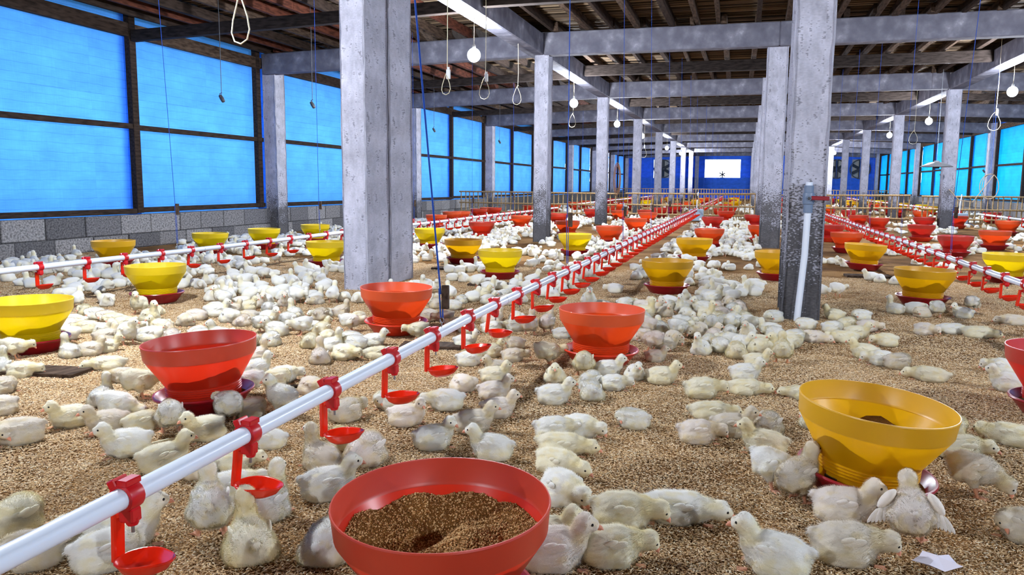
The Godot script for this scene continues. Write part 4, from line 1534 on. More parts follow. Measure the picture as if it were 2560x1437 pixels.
func place_feeders() -> void:
	feeder("red_deep", "maroon", -0.487, -1.268, "filled red feeder, largest of all, with brown feed heaped inside", "", 2, 1, Vector2(0.05, 0.00))
	feeder("red_deep", "maroon", -1.796, -2.352, "tilted red feeder ringed by chicks behind the near end of the white pipe", "", 2, 0, Vector2(0.02, 0.05))
	feeder("red_orange", "orange", -1.767, -3.907, "orange red feeder at the foot of the pale pillar, beside the blue cord", "", 2, 0, Vector2(0.01, -0.02))
	feeder("red_orange", "orange", -0.595, -3.509, "bright orange feeder beside the drip cups with chicks along its pan", "", 2, 0, Vector2(0.00, -0.01))
	feeder("amber", "maroon", 0.325, -2.193, "large amber yellow feeder tilted in its maroon pan on open litter", "", 2, 2, Vector2(0.03, -0.09))
	feeder("yellow", "maroon", -3.218, -2.963, "big lemon yellow feeder on a plank, cut off by the picture edge", "", 2, 0, Vector2(0.00, 0.00))
	feeder("yellow", "maroon", -3.720, -4.423, "lemon yellow feeder behind the tilted red one, before the second white pipe", "", 1, 0, Vector2(0.00, 0.01))
	feeder("amber", "maroon", -5.631, -6.151, "amber feeder against the block wall, nearest of the row along it", "", 1, 2, Vector2(0.00, 0.01))
	feeder("yellow", "maroon", -5.626, -7.561, "yellow feeder by the block wall, second of the row along it", "", 1, 0, Vector2(0.00, 0.00))
	feeder("yellow", "maroon", -5.589, -8.538, "yellow feeder by the block wall, third of the row along it", "", 1, 2, Vector2(0.00, 0.00))
	feeder("yellow", "maroon", -5.521, -9.633, "yellow feeder by the block wall, fourth of the row, next to the pale pillar", "", 1, 0, Vector2(0.00, 0.00))
	feeder("yellow", "maroon", -3.831, -6.879, "yellow feeder half hidden by the pale pillar, under the second pipe", "", 1, 0, Vector2(0.00, 0.00))
	feeder("yellow", "maroon", -3.758, -9.342, "yellow feeder seen past the blue cord just right of the lilac pillar", "", 1, 0, Vector2(0.00, 0.00))
	feeder("amber", "maroon", -2.713, -7.638, "amber feeder between two yellow ones past the lilac pillar", "", 1, 2, Vector2(0.00, 0.00))
	feeder("yellow", "maroon", -1.987, -6.532, "vivid yellow feeder on a plank, foremost of three past the lilac pillar", "", 1, 0, Vector2(0.00, 0.00))
	feeder("yellow", "maroon", -1.849, -9.003, "yellow feeder with the thin second cord hanging across it", "", 1, 2, Vector2(0.00, 0.00))
	feeder("amber", "maroon", -0.540, -6.065, "amber feeder on the aisle side of the middle drinker line, larger of two", "", 1, 2, Vector2(0.00, 0.00))
	feeder("amber", "maroon", -0.499, -8.677, "amber feeder on the aisle side of the middle drinker line, smaller of two", "", 1, 0, Vector2(0.00, 0.00))
	feeder("amber", "maroon", 0.284, -7.233, "amber feeder half hidden by the speckled standpipe pillar", "", 1, 0, Vector2(0.00, 0.00))
	feeder("amber", "maroon", 1.118, -8.351, "amber feeder on a plank past the standpipe pillar", "", 1, 2, Vector2(0.00, -0.05))
	feeder("amber", "maroon", 1.176, -5.941, "wide amber feeder with chicks at its pan, before the far drinker line", "", 1, 2, Vector2(0.00, -0.02))
	feeder("yellow", "maroon", 2.157, -7.694, "yellow feeder behind the far drinker line, cut off by the picture edge", "", 1, 2, Vector2(0.00, 0.00))
	feeder("red_brick", "maroon", 2.358, -10.372, "brick red feeder crossed by the cord of the far drinker line", "", 1, 0, Vector2(0.00, 0.00))
	feeder("red_orange", "maroon", 1.207, -10.555, "bright orange feeder just behind the amber one past the standpipe pillar", "", 1, 0, Vector2(0.00, 0.00))
	feeder("red_brick", "orange", 2.527, -13.167, "red feeder with an orange pan beside the hood column", "", 1, 0, Vector2(0.00, 0.00))
	feeder("red_orange", "maroon", 3.125, -11.749, "orange feeder with a maroon pan behind the cut-off yellow one", "", 1, 0, Vector2(0.00, 0.00))
	feeder("red_orange", "maroon", 4.282, -15.435, "orange feeder nearest the far regulator box and side wall", "", 1, 0, Vector2(0.00, 0.00))
	feeder("red_brick", "maroon", 1.104, -3.185, "red feeder mostly cut off by the picture edge beside the amber one", "", 1, 0, Vector2(0.00, 0.00))
	feeder("red_deep", "orange", -3.704, -11.234, "red feeder straight behind the three yellow ones past the lilac pillar", "", 1, 0, Vector2(0.00, 0.00))
	feeder("red_orange", "orange", -3.821, -13.850, "orange feeder on bare litter left of the dark footed column", "", 1, 0, Vector2(0.00, 0.00))
	feeder("red_orange", "maroon", -2.619, -12.173, "orange feeder directly right of the dark footed column, behind a yellow one", "", 1, 0, Vector2(0.00, 0.00))
	feeder("red_orange", "maroon", -1.753, -10.872, "orange feeder before the second column, chicks at its pan", "", 1, 0, Vector2(0.00, 0.00))
	feeder("red_orange", "orange", -1.755, -13.557, "orange feeder right of the second column, next to the drinker line", "", 1, 0, Vector2(0.00, 0.00))
	feeder("red_orange", "maroon", -0.431, -10.702, "orange feeder just behind the smaller amber one in the middle aisle", "", 1, 0, Vector2(0.00, 0.00))
	feeder("red_brick", "maroon", -0.549, -14.890, "red feeder second behind the smaller amber one in the middle aisle", "", 1, 0, Vector2(0.00, 0.00))
	feeder("red_deep", "orange", 2.299, -15.715, "nearest of the red feeders before the fence across the standpipe aisle", "red feeders before the fence across the standpipe aisle", 0, 0)
	feeder("red_brick", "orange", 3.216, -16.556, "second nearest of the red feeders before the fence across the standpipe aisle", "red feeders before the fence across the standpipe aisle", 0, 2)
	feeder("red_deep", "maroon", 2.142, -17.086, "third nearest of the red feeders before the fence across the standpipe aisle", "red feeders before the fence across the standpipe aisle", 0, 0)
	feeder("red_deep", "orange", 4.002, -17.579, "fourth nearest of the red feeders before the fence across the standpipe aisle", "red feeders before the fence across the standpipe aisle", 0, 2)
	feeder("red_deep", "maroon", -3.439, -15.138, "nearest of the red feeders before the fence beyond the dark footed column", "red feeders before the fence beyond the dark footed column", 0, 2)
	feeder("red_orange", "maroon", -1.905, -16.689, "second nearest of the red feeders before the fence beyond the dark footed column", "red feeders before the fence beyond the dark footed column", 0, 0)
	feeder("red_orange", "maroon", -2.642, -17.702, "third nearest of the red feeders before the fence beyond the dark footed column", "red feeders before the fence beyond the dark footed column", 0, 0)
	feeder("red_brick", "orange", -3.395, -18.400, "fourth nearest of the red feeders before the fence beyond the dark footed column", "red feeders before the fence beyond the dark footed column", 0, 2)
	feeder("red_deep", "maroon", -2.158, -18.400, "fifth nearest of the red feeders before the fence beyond the dark footed column", "red feeders before the fence beyond the dark footed column", 0, 2)
	feeder("red_orange", "orange", 0.238, -12.000, "nearest of the red feeders before the fence in the middle aisle", "red feeders before the fence in the middle aisle", 0, 0)
	feeder("red_brick", "orange", 1.214, -12.572, "second nearest of the red feeders before the fence in the middle aisle", "red feeders before the fence in the middle aisle", 0, 2)
	feeder("red_brick", "maroon", 0.180, -16.313, "third nearest of the red feeders before the fence in the middle aisle", "red feeders before the fence in the middle aisle", 0, 0)
	feeder("red_deep", "orange", -0.401, -18.400, "fourth nearest of the red feeders before the fence in the middle aisle", "red feeders before the fence in the middle aisle", 0, 2)
	feeder("red_deep", "orange", -5.200, -11.800, "nearest of the red feeders in the file along the block wall", "red feeders in the file along the block wall", 0, 0)
	feeder("red_orange", "orange", -5.309, -13.507, "second nearest of the red feeders in the file along the block wall", "red feeders in the file along the block wall", 0, 0)
	feeder("red_orange", "orange", -5.642, -15.216, "third nearest of the red feeders in the file along the block wall", "red feeders in the file along the block wall", 0, 2)
	feeder("red_orange", "orange", -5.551, -15.500, "fourth nearest of the red feeders in the file along the block wall", "red feeders in the file along the block wall", 0, 0)
	feeder("red_deep", "orange", -5.749, -17.232, "fifth nearest of the red feeders in the file along the block wall", "red feeders in the file along the block wall", 0, 2)
	feeder("red_deep", "maroon", -5.760, -18.400, "sixth nearest of the red feeders in the file along the block wall", "red feeders in the file along the block wall", 0, 0)
	feeder("red_orange", "orange", -5.913, -18.400, "seventh nearest of the red feeders in the file along the block wall", "red feeders in the file along the block wall", 0, 2)
	landmarks.append([Vector2(-0.49, -1.26), "filled red feeder"])
	landmarks.append([Vector2(-1.82, -2.35), "tilted red feeder"])
	landmarks.append([Vector2(-1.77, -3.91), "orange feeder at the pale pillar"])
	landmarks.append([Vector2(-0.59, -3.51), "orange feeder by the cups"])
	landmarks.append([Vector2(0.36, -2.19), "big amber feeder"])
	landmarks.append([Vector2(-3.22, -2.96), "cut-off yellow feeder"])
	landmarks.append([Vector2(-3.72, -4.42), "yellow feeder behind the tilted red"])
	landmarks.append([Vector2(-5.63, -6.15), "first feeder along the wall"])
	landmarks.append([Vector2(-5.63, -7.56), "second feeder along the wall"])
	landmarks.append([Vector2(-5.59, -8.54), "third feeder along the wall"])
	landmarks.append([Vector2(-5.52, -9.63), "fourth feeder along the wall"])
	landmarks.append([Vector2(-3.83, -6.88), "yellow feeder beside the pale pillar"])
	landmarks.append([Vector2(-3.76, -9.34), "yellow feeder by the lilac pillar"])
	landmarks.append([Vector2(-2.71, -7.64), "amber feeder between two yellow ones"])
	landmarks.append([Vector2(-1.99, -6.53), "vivid yellow feeder"])
	landmarks.append([Vector2(-1.85, -9.00), "yellow feeder behind the second cord"])
	landmarks.append([Vector2(-0.54, -6.07), "larger amber aisle feeder"])
	landmarks.append([Vector2(-0.50, -8.68), "smaller amber aisle feeder"])
	landmarks.append([Vector2(0.28, -7.23), "amber feeder behind the standpipe"])
	landmarks.append([Vector2(1.12, -8.35), "amber feeder past the standpipe"])
	landmarks.append([Vector2(1.18, -5.94), "wide amber feeder"])
	landmarks.append([Vector2(2.16, -7.69), "cut-off yellow feeder past the far pipe"])
	landmarks.append([Vector2(2.36, -10.37), "brick red feeder"])
	landmarks.append([Vector2(1.21, -10.55), "orange feeder past the standpipe"])
	far_feeders()

func place_chicks() -> void:
	chick("stand_feed", "cream", -3.133, -2.802, 130, 1.00, "chick with ruffled wing pecking over the plank under the yellow feeder")
	chick("sit_low", "cream", -2.819, -2.545, 113, 1.00, "chick resting head down just in front of the plank under the yellow feeder")
	chick("sit_tall", "white", -2.958, -2.566, -151, 1.00, "chick sitting at the picture edge beside the chick resting before the plank")
	chick("curled", "dusty", -2.677, -2.325, 159, 0.95, "small chick tucked low at the picture edge below the plank")
	chick("sit_low", "dusty", -2.437, -2.098, -21, 1.00, "chick cut off by the picture edge, above the grey-backed sleeping chick")
	chick("curled", "dusty", -2.112, -1.880, -36, 1.20, "long grey-white chick asleep alone on bare litter, head tucked away")
	chick("lie_long", "cream", -2.601, -2.756, -45, 1.08, "chick lying stretched out flat on bare litter between yellow and red feeders")
	chick("sit_tall", "white", -2.934, -2.904, -105, 1.00, "chick with raised neck in the huddle at the maroon pan")
	chick("sit_left", "dusty", -2.878, -2.970, 124, 1.00, "middle chick of the huddle of three at the maroon pan")
	chick("sit_up", "cream", -2.864, -3.054, 138, 0.95, "yellowish chick at the end of the huddle nearest the red feeder")
	chick("sit_low", "cream", -3.332, -3.425, -56, 1.00, "chick dozing against the yellow feeder with its back in view")
	chick("curled", "cream", -3.785, -3.883, -126, 1.00, "chick pressed against the yellow hopper, behind the dozing one")
	chick("sit_low", "white", -3.099, -3.467, 157, 1.05, "plump chick resting behind the red feeder, wing edge showing")
	chick("sit_tall", "white", -2.197, -2.304, -166, 1.00, "chick sitting with its neck up on litter in front of the lying chick")
	chick("stand_feed", "cream", -2.126, -2.417, 141, 1.15, "large chick standing at the red feeder with its head behind the hopper")
	chick("sit_low", "dusty", -2.375, -2.604, -53, 0.90, "small chick half hidden behind the one at the red pan")
	chick("sit_up", "cream", -2.100, -2.062, -21, 1.08, "chick crouching on visible feet alone at the edge of bare litter")
	chick("stand_peck", "white", -1.987, -2.150, 119, 1.08, "chick pecking crumbs beside the maroon pan of the red feeder")
	chick("sit_up", "dusty", -1.938, -2.047, -31, 1.10, "chick resting between the pecking chick and the one lying foremost")
	chick("curled", "cream", -1.843, -2.087, 151, 1.00, "round chick with head tucked, huddled in front of the pan")
	chick("sit_up", "white", -1.722, -1.888, -40, 1.18, "foremost lying chick of the huddle, feet poking out, beside the white pipe")
	chick("stand_feed", "white", -1.737, -2.098, -138, 1.12, "chick standing with its back turned, feeding at the red pan")
	chick("stand_feed", "white", -1.634, -2.248, -116, 1.12, "chick seen from behind with a ruffled wing, at the red feeder")
	chick("sit_up", "cream", -1.595, -2.077, -20, 1.12, "chick sitting in front of the red feeder with a downy yellow collar")
	chick("stand_feed", "white", -1.775, -2.566, -63, 1.00, "chick reaching into the far rim of the red feeder's pan")
	chick("curled", "dusty", -1.603, -2.334, 145, 1.00, "shaded chick tucked behind those feeding at the red pan")
	chick("stand_left", "white", -1.510, -2.378, -97, 1.12, "tall chick standing upright behind the white pipe at the red feeder")
	chick("sit_up", "white", -1.927, -2.853, 154, 1.10, "plump chick resting at the back of the red feeder")
	chick("sit_tall", "rosy", -2.103, -3.127, 139, 0.90, "chick peering over the back of the red feeder")
	chick("curled", "cream", -1.761, -2.746, 133, 1.00, "round chick with face hidden beside the tall standing one")
	chick("sit_up", "cream", -1.531, -1.812, 142, 1.18, "chick lying just behind the white pipe near the red feeder")
	chick("curled", "rosy", -1.407, -1.798, 157, 0.95, "chick half covered by the white pipe, wing tip poking out")
	chick("lie_turn", "cream", -1.340, -1.882, 146, 0.95, "yellow-patched chick lying behind the white pipe")
	chick("sit_low", "white", -1.357, -2.070, -77, 0.90, "chick lying beyond the pipe where the second cup hangs")
	chick("stand_up", "white", -1.135, -1.485, -141, 1.22, "big chick standing with its back to us, feet spread")
	chick("sit_low", "white", -1.226, -1.694, 136, 1.10, "chick sitting behind the arm of the second drip cup")
	chick("sit_tall", "white", -1.073, -1.611, 174, 1.20, "chick with a long raised neck right beside the second drip cup")
	chick("sit_tall", "cream", -0.988, -1.420, -137, 1.28, "chick crouched with its back to us at the picture's lower edge")
	chick("sit_up", "white", -1.281, -1.382, 139, 1.30, "chick drinking behind the nearest drip cup, beak and eye in profile")
	chick("curled", "white", -1.254, -1.299, 144, 1.20, "white back of a chick under the nearest drip cup")
	chick("curled", "cream", -1.566, -1.361, 179, 1.30, "yellowish chick cut off by the edge, behind the pipe")
	chick("curled", "dusty", -1.403, -1.258, -52, 1.15, "chick shaded beneath the white pipe")
	chick("sit_low", "cream", -1.393, -1.359, -24, 1.10, "yellow-flanked chick lying under the white pipe")
	chick("sit_low", "white", -1.765, -2.805, 122, 1.00, "chick dozing behind the tall chick at the red feeder")
	chick("sit_low", "dusty", -1.556, -2.664, 65, 1.02, "lone chick nodding head down on bare litter by the pipe")
	chick("sit_low", "dusty", -1.273, -2.395, 158, 1.15, "chick resting behind the arm of the third drip cup")
	chick("curled", "white", -1.196, -2.575, -65, 1.00, "chick hidden behind the fourth drip cup")
	chick("sit_right", "rosy", -1.056, -2.409, 104, 1.08, "pinkish chick facing us beside the fourth drip cup")
	chick("sit_low", "white", -0.998, -2.623, -66, 1.12, "chick lying with lowered beak between the fourth and fifth cups")
	chick("sit_up", "dusty", -0.819, -2.405, 113, 1.12, "chick sitting in profile with grey beak, first below the resting trio")
	chick("sit_right", "white", -0.883, -2.215, 127, 1.10, "chick with ruffled back looking over its breast, above the filled feeder")
	chick("sit_up", "white", -0.684, -2.176, -88, 1.12, "chick at the far rim of the filled red feeder")
	chick("curled", "rosy", -1.024, -2.881, 50, 1.00, "ruffled chick curled up between the drip cups and the trio")
	chick("sit_up", "dusty", -0.975, -3.185, -68, 0.95, "chick turned away from the resting trio, face in shade")
	chick("sit_up", "cream", -0.953, -3.055, 112, 1.00, "topmost of the trio resting in a column beside the cups")
	chick("sit_up", "rosy", -0.876, -2.809, 112, 1.05, "middle chick of the trio resting in a column beside the cups")
	chick("sit_up", "rosy", -0.792, -2.589, 115, 1.05, "lowest chick of the trio resting in a column beside the cups")
	chick("sit_tall", "dusty", -1.119, -1.956, -110, 1.12, "chick seen from behind with dusty back, near the filled feeder")
	chick("sit_low", "cream", -1.143, -2.128, -142, 0.95, "yellow chick tucked between two bigger ones near the filled feeder")
	chick("curled", "rosy", -1.017, -2.032, 177, 1.30, "large fluffy chick asleep, seen from behind, near the filled feeder")
	chick("sit_up", "white", -0.997, -1.770, 127, 1.22, "chick with black eye in profile touching the filled feeder's rim")
	chick("sit_low", "white", -0.829, -1.464, -170, 1.25, "chick with ragged tail beside the filled red feeder")
	chick("curled", "cream", -1.992, -3.571, 9, 1.00, "lone round chick between the pale pillar and the pipe")
	chick("stand_feed", "white", -2.017, -3.874, 123, 1.05, "chick reaching into the orange pan from the pillar side")
	chick("sit_low", "cream", -1.725, -3.249, 78, 1.10, "white chick nodding forward in the group before the orange feeder")
	chick("curled", "white", -1.864, -3.588, -93, 1.00, "chick at the back of the group before the orange feeder")
	chick("sit_up", "white", -1.735, -3.567, 121, 1.00, "bright-eyed chick looking up in the group before the orange feeder")
	chick("lie_long", "cream", -1.594, -3.329, 121, 1.00, "yellow-headed chick lying beside the pipe in the group")
	chick("stand_feed", "cream", -1.588, -3.763, -75, 1.00, "chick with yellow neck pecking in the orange pan beside the pipe")
	chick("stand_feed", "dusty", -1.602, -4.182, -71, 0.95, "greyish chick at the orange pan behind the blue cord")
	chick("sit_up", "white", -1.768, -4.780, -85, 1.00, "chick under the hanging wooden block of the near cord")
	chick("curled", "white", -1.812, -5.059, 170, 0.90, "chick next to the one under the wooden block")
	chick("sit_up", "cream", -1.777, -5.418, 116, 1.00, "chick on open litter past the wooden block, looking along the pipe")
	chick("sit_low", "white", -1.604, -5.402, 117, 1.00, "chick lying past the wooden block beside the pipe")
	chick("sit_up", "white", -1.298, -3.684, 119, 1.00, "white chick by the sixth cup with head raised")
	chick("sit_up", "white", -1.148, -3.312, 117, 1.00, "chick right under the sixth drip cup")
	chick("sit_right", "cream", -1.102, -3.515, 147, 0.95, "chick looking down the lane between the fifth and sixth cups")
	chick("curled", "white", -1.287, -4.087, 117, 1.00, "chick resting behind the arm of the seventh cup")
	chick("sit_low", "white", -1.193, -4.182, -64, 1.00, "chick behind the eighth drip cup")
	chick("stand_up", "rosy", -1.078, -4.098, 180, 1.05, "chick standing with back turned among the drip cups by the orange feeder")
	chick("stand_left", "rosy", -1.003, -4.185, 163, 1.05, "tall chick standing between drip cups next to the orange feeder")
	chick("sit_low", "dusty", -0.983, -3.449, 112, 0.95, "chick lying in the shade before the orange feeder behind the pipe")
	chick("sit_up", "dusty", -1.059, -3.733, -79, 0.90, "small chick behind the chick lying in the shade")
	chick("stand_feed", "cream", -0.808, -3.408, 121, 1.12, "chick with a loose white wing standing at the orange feeder's pan")
	chick("sit_up", "white", -0.893, -4.062, 112, 0.90, "small chick behind the one standing at the orange pan")
	chick("sit_up", "cream", -0.716, -3.131, 13, 1.00, "chick facing us with ruffled wings before the orange feeder")
	chick("sit_up", "white", -0.647, -2.817, 106, 1.10, "chick resting in front of the one that faces us")
	chick("stand_feed", "cream", -0.621, -3.257, -171, 1.12, "chick seen from behind with long neck over the orange pan")
	chick("curled", "white", -0.558, -3.075, 160, 1.05, "chick lying behind the round-backed one before the orange pan")
	chick("sit_low", "white", -0.467, -3.082, 99, 0.95, "chick peering out under others before the orange pan")
	chick("curled", "white", -0.523, -2.916, -160, 1.02, "round-backed chick nearest us before the orange pan")
	chick("sit_up", "white", -0.525, -3.303, 104, 1.05, "chick with head high against the orange pan")
	chick("sit_up", "white", -0.408, -3.272, 22, 0.95, "chick facing us at the foot of the orange pan")
	chick("sit_up", "cream", -0.296, -3.243, 97, 1.08, "creamy chick in profile, last in the row before the orange pan")
	chick("stand_feed", "rosy", -0.408, -3.873, -114, 1.05, "pinkish chick leaning into the orange pan from its far side")
	chick("sit_up", "dusty", -0.341, -3.943, 103, 0.95, "grey-headed chick just past the leaning pinkish one")
	chick("stand_feed", "rosy", -0.485, -4.274, -99, 1.00, "chick behind the pinkish one at the orange feeder")
	chick("sit_up", "dusty", -0.364, -3.646, 101, 0.85, "small shaded chick under the leaning pinkish one")
	chick("stand_up", "cream", 0.190, -3.785, -179, 1.08, "lone chick standing with its back turned before the speckled pillar")
	chick("sit_up", "white", 0.029, -3.400, 102, 1.10, "chick resting upright in the pair on open litter before the pillar")
	chick("sit_up", "cream", 0.077, -3.683, 94, 0.95, "chick half hidden behind the upright one of the pair")
	chick("lie_long", "cream", 0.041, -3.174, 91, 1.08, "creamy chick stretched flat in front of the pair on open litter")
	chick("sit_low", "cream", -0.128, -3.071, 104, 1.18, "big chick drooping its beak, alone past the orange feeder")
	chick("lie_long", "cream", 0.228, -3.165, -96, 0.90, "yellow head of a chick lying behind the big amber feeder")
	chick("curled", "white", -0.327, -2.604, -103, 1.00, "lone chick curled up tight on the middle of open litter")
	chick("sit_low", "white", -0.552, -2.412, 105, 1.10, "topmost chick of the sleeping file along the filled feeder")
	chick("sit_low", "white", -0.473, -2.461, 66, 1.08, "drowsy chick beside the top of the sleeping file")
	chick("lie_long", "cream", -0.487, -2.282, 88, 1.15, "yellow-necked chick lying second in the sleeping file")
	chick("lie_long", "cream", -0.464, -2.125, 60, 1.15, "chick slumped third in the sleeping file")
	chick("sit_low", "white", -0.412, -1.914, 44, 1.25, "lowest chick of the sleeping file, face buried in litter")
	chick("sit_low", "rosy", -0.112, -2.514, 101, 1.10, "round chick dozing at the edge of the group by the amber feeder")
	chick("lie_long", "cream", -0.076, -2.795, 97, 1.10, "chick lying behind the orange-beaked one")
	chick("sit_up", "dusty", -0.011, -2.616, 92, 1.12, "chick with bright orange beak in the group by the amber feeder")
	chick("curled", "dusty", 0.101, -2.669, 158, 1.08, "dusty chick with head tucked away in the group by the amber feeder")
	chick("sit_up", "cream", 0.087, -2.455, -100, 1.15, "chick with yellow breast looking towards open litter, before the dusty one")
	chick("stand_feed", "white", 0.107, -2.168, 67, 1.10, "chick bending down beside the amber feeder's maroon pan")
	chick("lie_long", "white", -0.114, -1.896, 89, 1.28, "long chick sprawled on open litter with a wing spread like a flag")
	chick("sit_low", "cream", -0.246, -1.815, 93, 1.28, "chick asleep with beak down against the sprawled one")
	chick("sit_low", "cream", -0.244, -1.629, 107, 1.22, "chick with a loose wing tip, lowest of the sleepers in the middle")
	chick("sit_up", "cream", -0.391, -1.652, 108, 1.10, "chick peeping from behind the filled red hopper")
	chick("sit_up", "rosy", -0.360, -1.575, 103, 1.30, "pink-faced chick in profile against the filled red hopper")
	chick("sit_up", "white", 0.092, -1.683, -101, 1.28, "chick with raised head cut off by the lower picture edge")
	chick("sit_up", "cream", 0.567, -4.021, -106, 1.08, "chick sitting upright between the speckled pillar and the amber feeder")
	chick("sit_low", "cream", 0.714, -4.376, -79, 1.00, "chick with pointed tail resting past the pillar")
	chick("sit_low", "white", 0.618, -3.885, -94, 1.05, "chick dozing at the back rim of the amber feeder")
	chick("curled", "dusty", 0.679, -3.833, 110, 1.08, "chick curled behind the rim of the amber feeder")
	chick("lie_long", "cream", 0.759, -3.631, -106, 1.10, "chick lying flat behind the tilted rim of the amber feeder")
	chick("sit_low", "rosy", 0.973, -4.786, 49, 1.00, "chick with drooped head on open litter beyond the amber feeder")
	chick("lie_turn", "white", 1.132, -4.866, 77, 1.08, "chick lying behind the long sleeper on the far open litter")
	chick("lie_long", "cream", 1.242, -4.780, 69, 1.15, "long sleeper stretched out on the far open litter")
	chick("sit_tall", "white", 0.945, -5.540, -130, 1.05, "chick looking back beside the second amber feeder")
	chick("curled", "dusty", 1.081, -5.443, -81, 1.00, "chick with grey wing curled before the second amber feeder")
	chick("stand_feed", "white", 1.165, -5.458, -172, 1.08, "chick standing at the pan of the second amber feeder")
	chick("sit_left", "white", 1.319, -5.483, -114, 1.05, "chick sitting beside the one at the second amber pan")
	chick("stand_peck", "white", 1.448, -5.808, 136, 1.05, "chick standing with head down past the second amber feeder")
	chick("lie_long", "dusty", 1.535, -5.312, -86, 1.10, "greyish chick lying alone near the drinkers past the pillar")
	chick("sit_up", "cream", 0.547, -5.148, -111, 1.05, "chick sitting upright at the far side of the speckled pillar")
	chick("curled", "white", 0.702, -5.198, -88, 1.00, "chick with tucked head resting past the pillar crowd")
	chick("sit_low", "rosy", 0.690, -4.803, 72, 1.00, "chick with spread wing at the edge of the pillar crowd")
	chick("sit_up", "cream", 0.601, -4.556, 82, 1.05, "yellow-cheeked chick in profile in front of the pillar crowd")
	chick("lie_turn", "cream", 0.510, -4.412, -77, 1.10, "white chick lying foremost in the pillar crowd")
	chick("lie_long", "rosy", 0.377, -4.369, 55, 1.10, "chick stretched out in front of the white standpipe")
	chick("curled", "white", 0.492, -4.692, 94, 1.00, "chick wedged behind the front row of the pillar crowd")
	chick("curled", "cream", 0.585, -4.869, 123, 1.00, "chick behind the yellow-cheeked one in the pillar crowd")
	chick("curled", "white", 0.357, -4.760, -104, 1.00, "chick pressed against the foot of the standpipe")
	chick("sit_low", "white", 1.099, -3.850, -116, 1.08, "chick behind the one lying before the cut-off red feeder")
	chick("sit_up", "white", 1.033, -3.538, -108, 1.15, "chick lying with beak raised before the cut-off red feeder")
	chick("lie_turn", "cream", 0.828, -2.791, -102, 1.20, "chick asleep on bare litter below the cut-off red feeder")
	chick("curled", "white", 0.250, -2.790, 175, 1.00, "chick squeezed behind the amber hopper")
	chick("lie_turn", "cream", 0.650, -2.610, 106, 1.20, "fluffy chick leaning on the maroon pan from the wall side")
	chick("curled", "cream", 0.670, -2.829, 107, 1.00, "white back showing behind the amber hopper's flank")
	chick("stand_peck", "dusty", 0.608, -2.277, 83, 1.18, "chick stepping away from the amber feeder with blurred wings")
	chick("stand_up", "dusty", 0.158, -2.097, 133, 1.15, "chick standing by the maroon pan with a bright white wing patch")
	chick("sit_up", "rosy", 0.259, -2.007, 85, 1.25, "chick with orange beak resting in front of the amber feeder's pan")
	chick("stand_wings", "rosy", 0.388, -1.919, 177, 1.20, "chick striding with both wings spread and orange feet apart")
	chick("sit_low", "dusty", 0.240, -1.783, 94, 1.30, "round chick with head turned away at the feet of the winged one")
	chick("curled", "dusty", 0.649, -2.009, -118, 1.10, "chick cut off by the picture edge past the winged one")
	crowd()

func far_feeders() -> void:
	var r := RandomNumberGenerator.new()
	r.seed = 15
	var order := ["first", "second", "third", "fourth", "fifth", "sixth", "seventh", "eighth", "ninth", "tenth"]
	for lane in [[-5.4, "along the block wall"], [-3.5, "by the wall pipe"], [-1.9, "by the middle pipe"], [-0.45, "in the middle aisle"], [0.9, "in the standpipe aisle"], [2.3, "past the far pipe"], [4.0, "among the hood columns"], [5.4, "along the far side wall"]]:
		var z := -20.4 - r.randf() * 0.8
		var seen := {"yellow": 0, "red": 0}
		while z > -42.0:
			var yellow := z < -26.0 and r.randf() < 0.55
			var hue: String = ["yellow", "amber"][r.randi() % 2] if yellow else ["red_deep", "red_orange", "red_brick"][r.randi() % 3]
			var word := "yellow" if yellow else "red"
			feeder(hue, "maroon", lane[0] + r.randf_range(-0.15, 0.15), z, "%s feeder beyond the fence, %s %s one %s" % [word, order[seen[word]], word, lane[1]], "%s feeders in the far pen" % word, 0, 0)
			seen[word] += 1
			z -= 2.1 + r.randf() * 1.0

func free_spot(p: Vector2, taken: Dictionary, gap: float) -> bool:
	var c := Vector2i((p / 0.25).floor())
	for dx in [-1, 0, 1]:
		for dy in [-1, 0, 1]:
			for q in taken.get(c + Vector2i(dx, dy), []):
				if p.distance_to(Vector2(q.x, q.y)) < maxf(gap, q.z): return false
	return true

func take(p: Vector2, taken: Dictionary, gap: float) -> void:
	var c := Vector2i((p / 0.25).floor())
	if not taken.has(c): taken[c] = []
	taken[c].append(Vector3(p.x, p.y, gap))

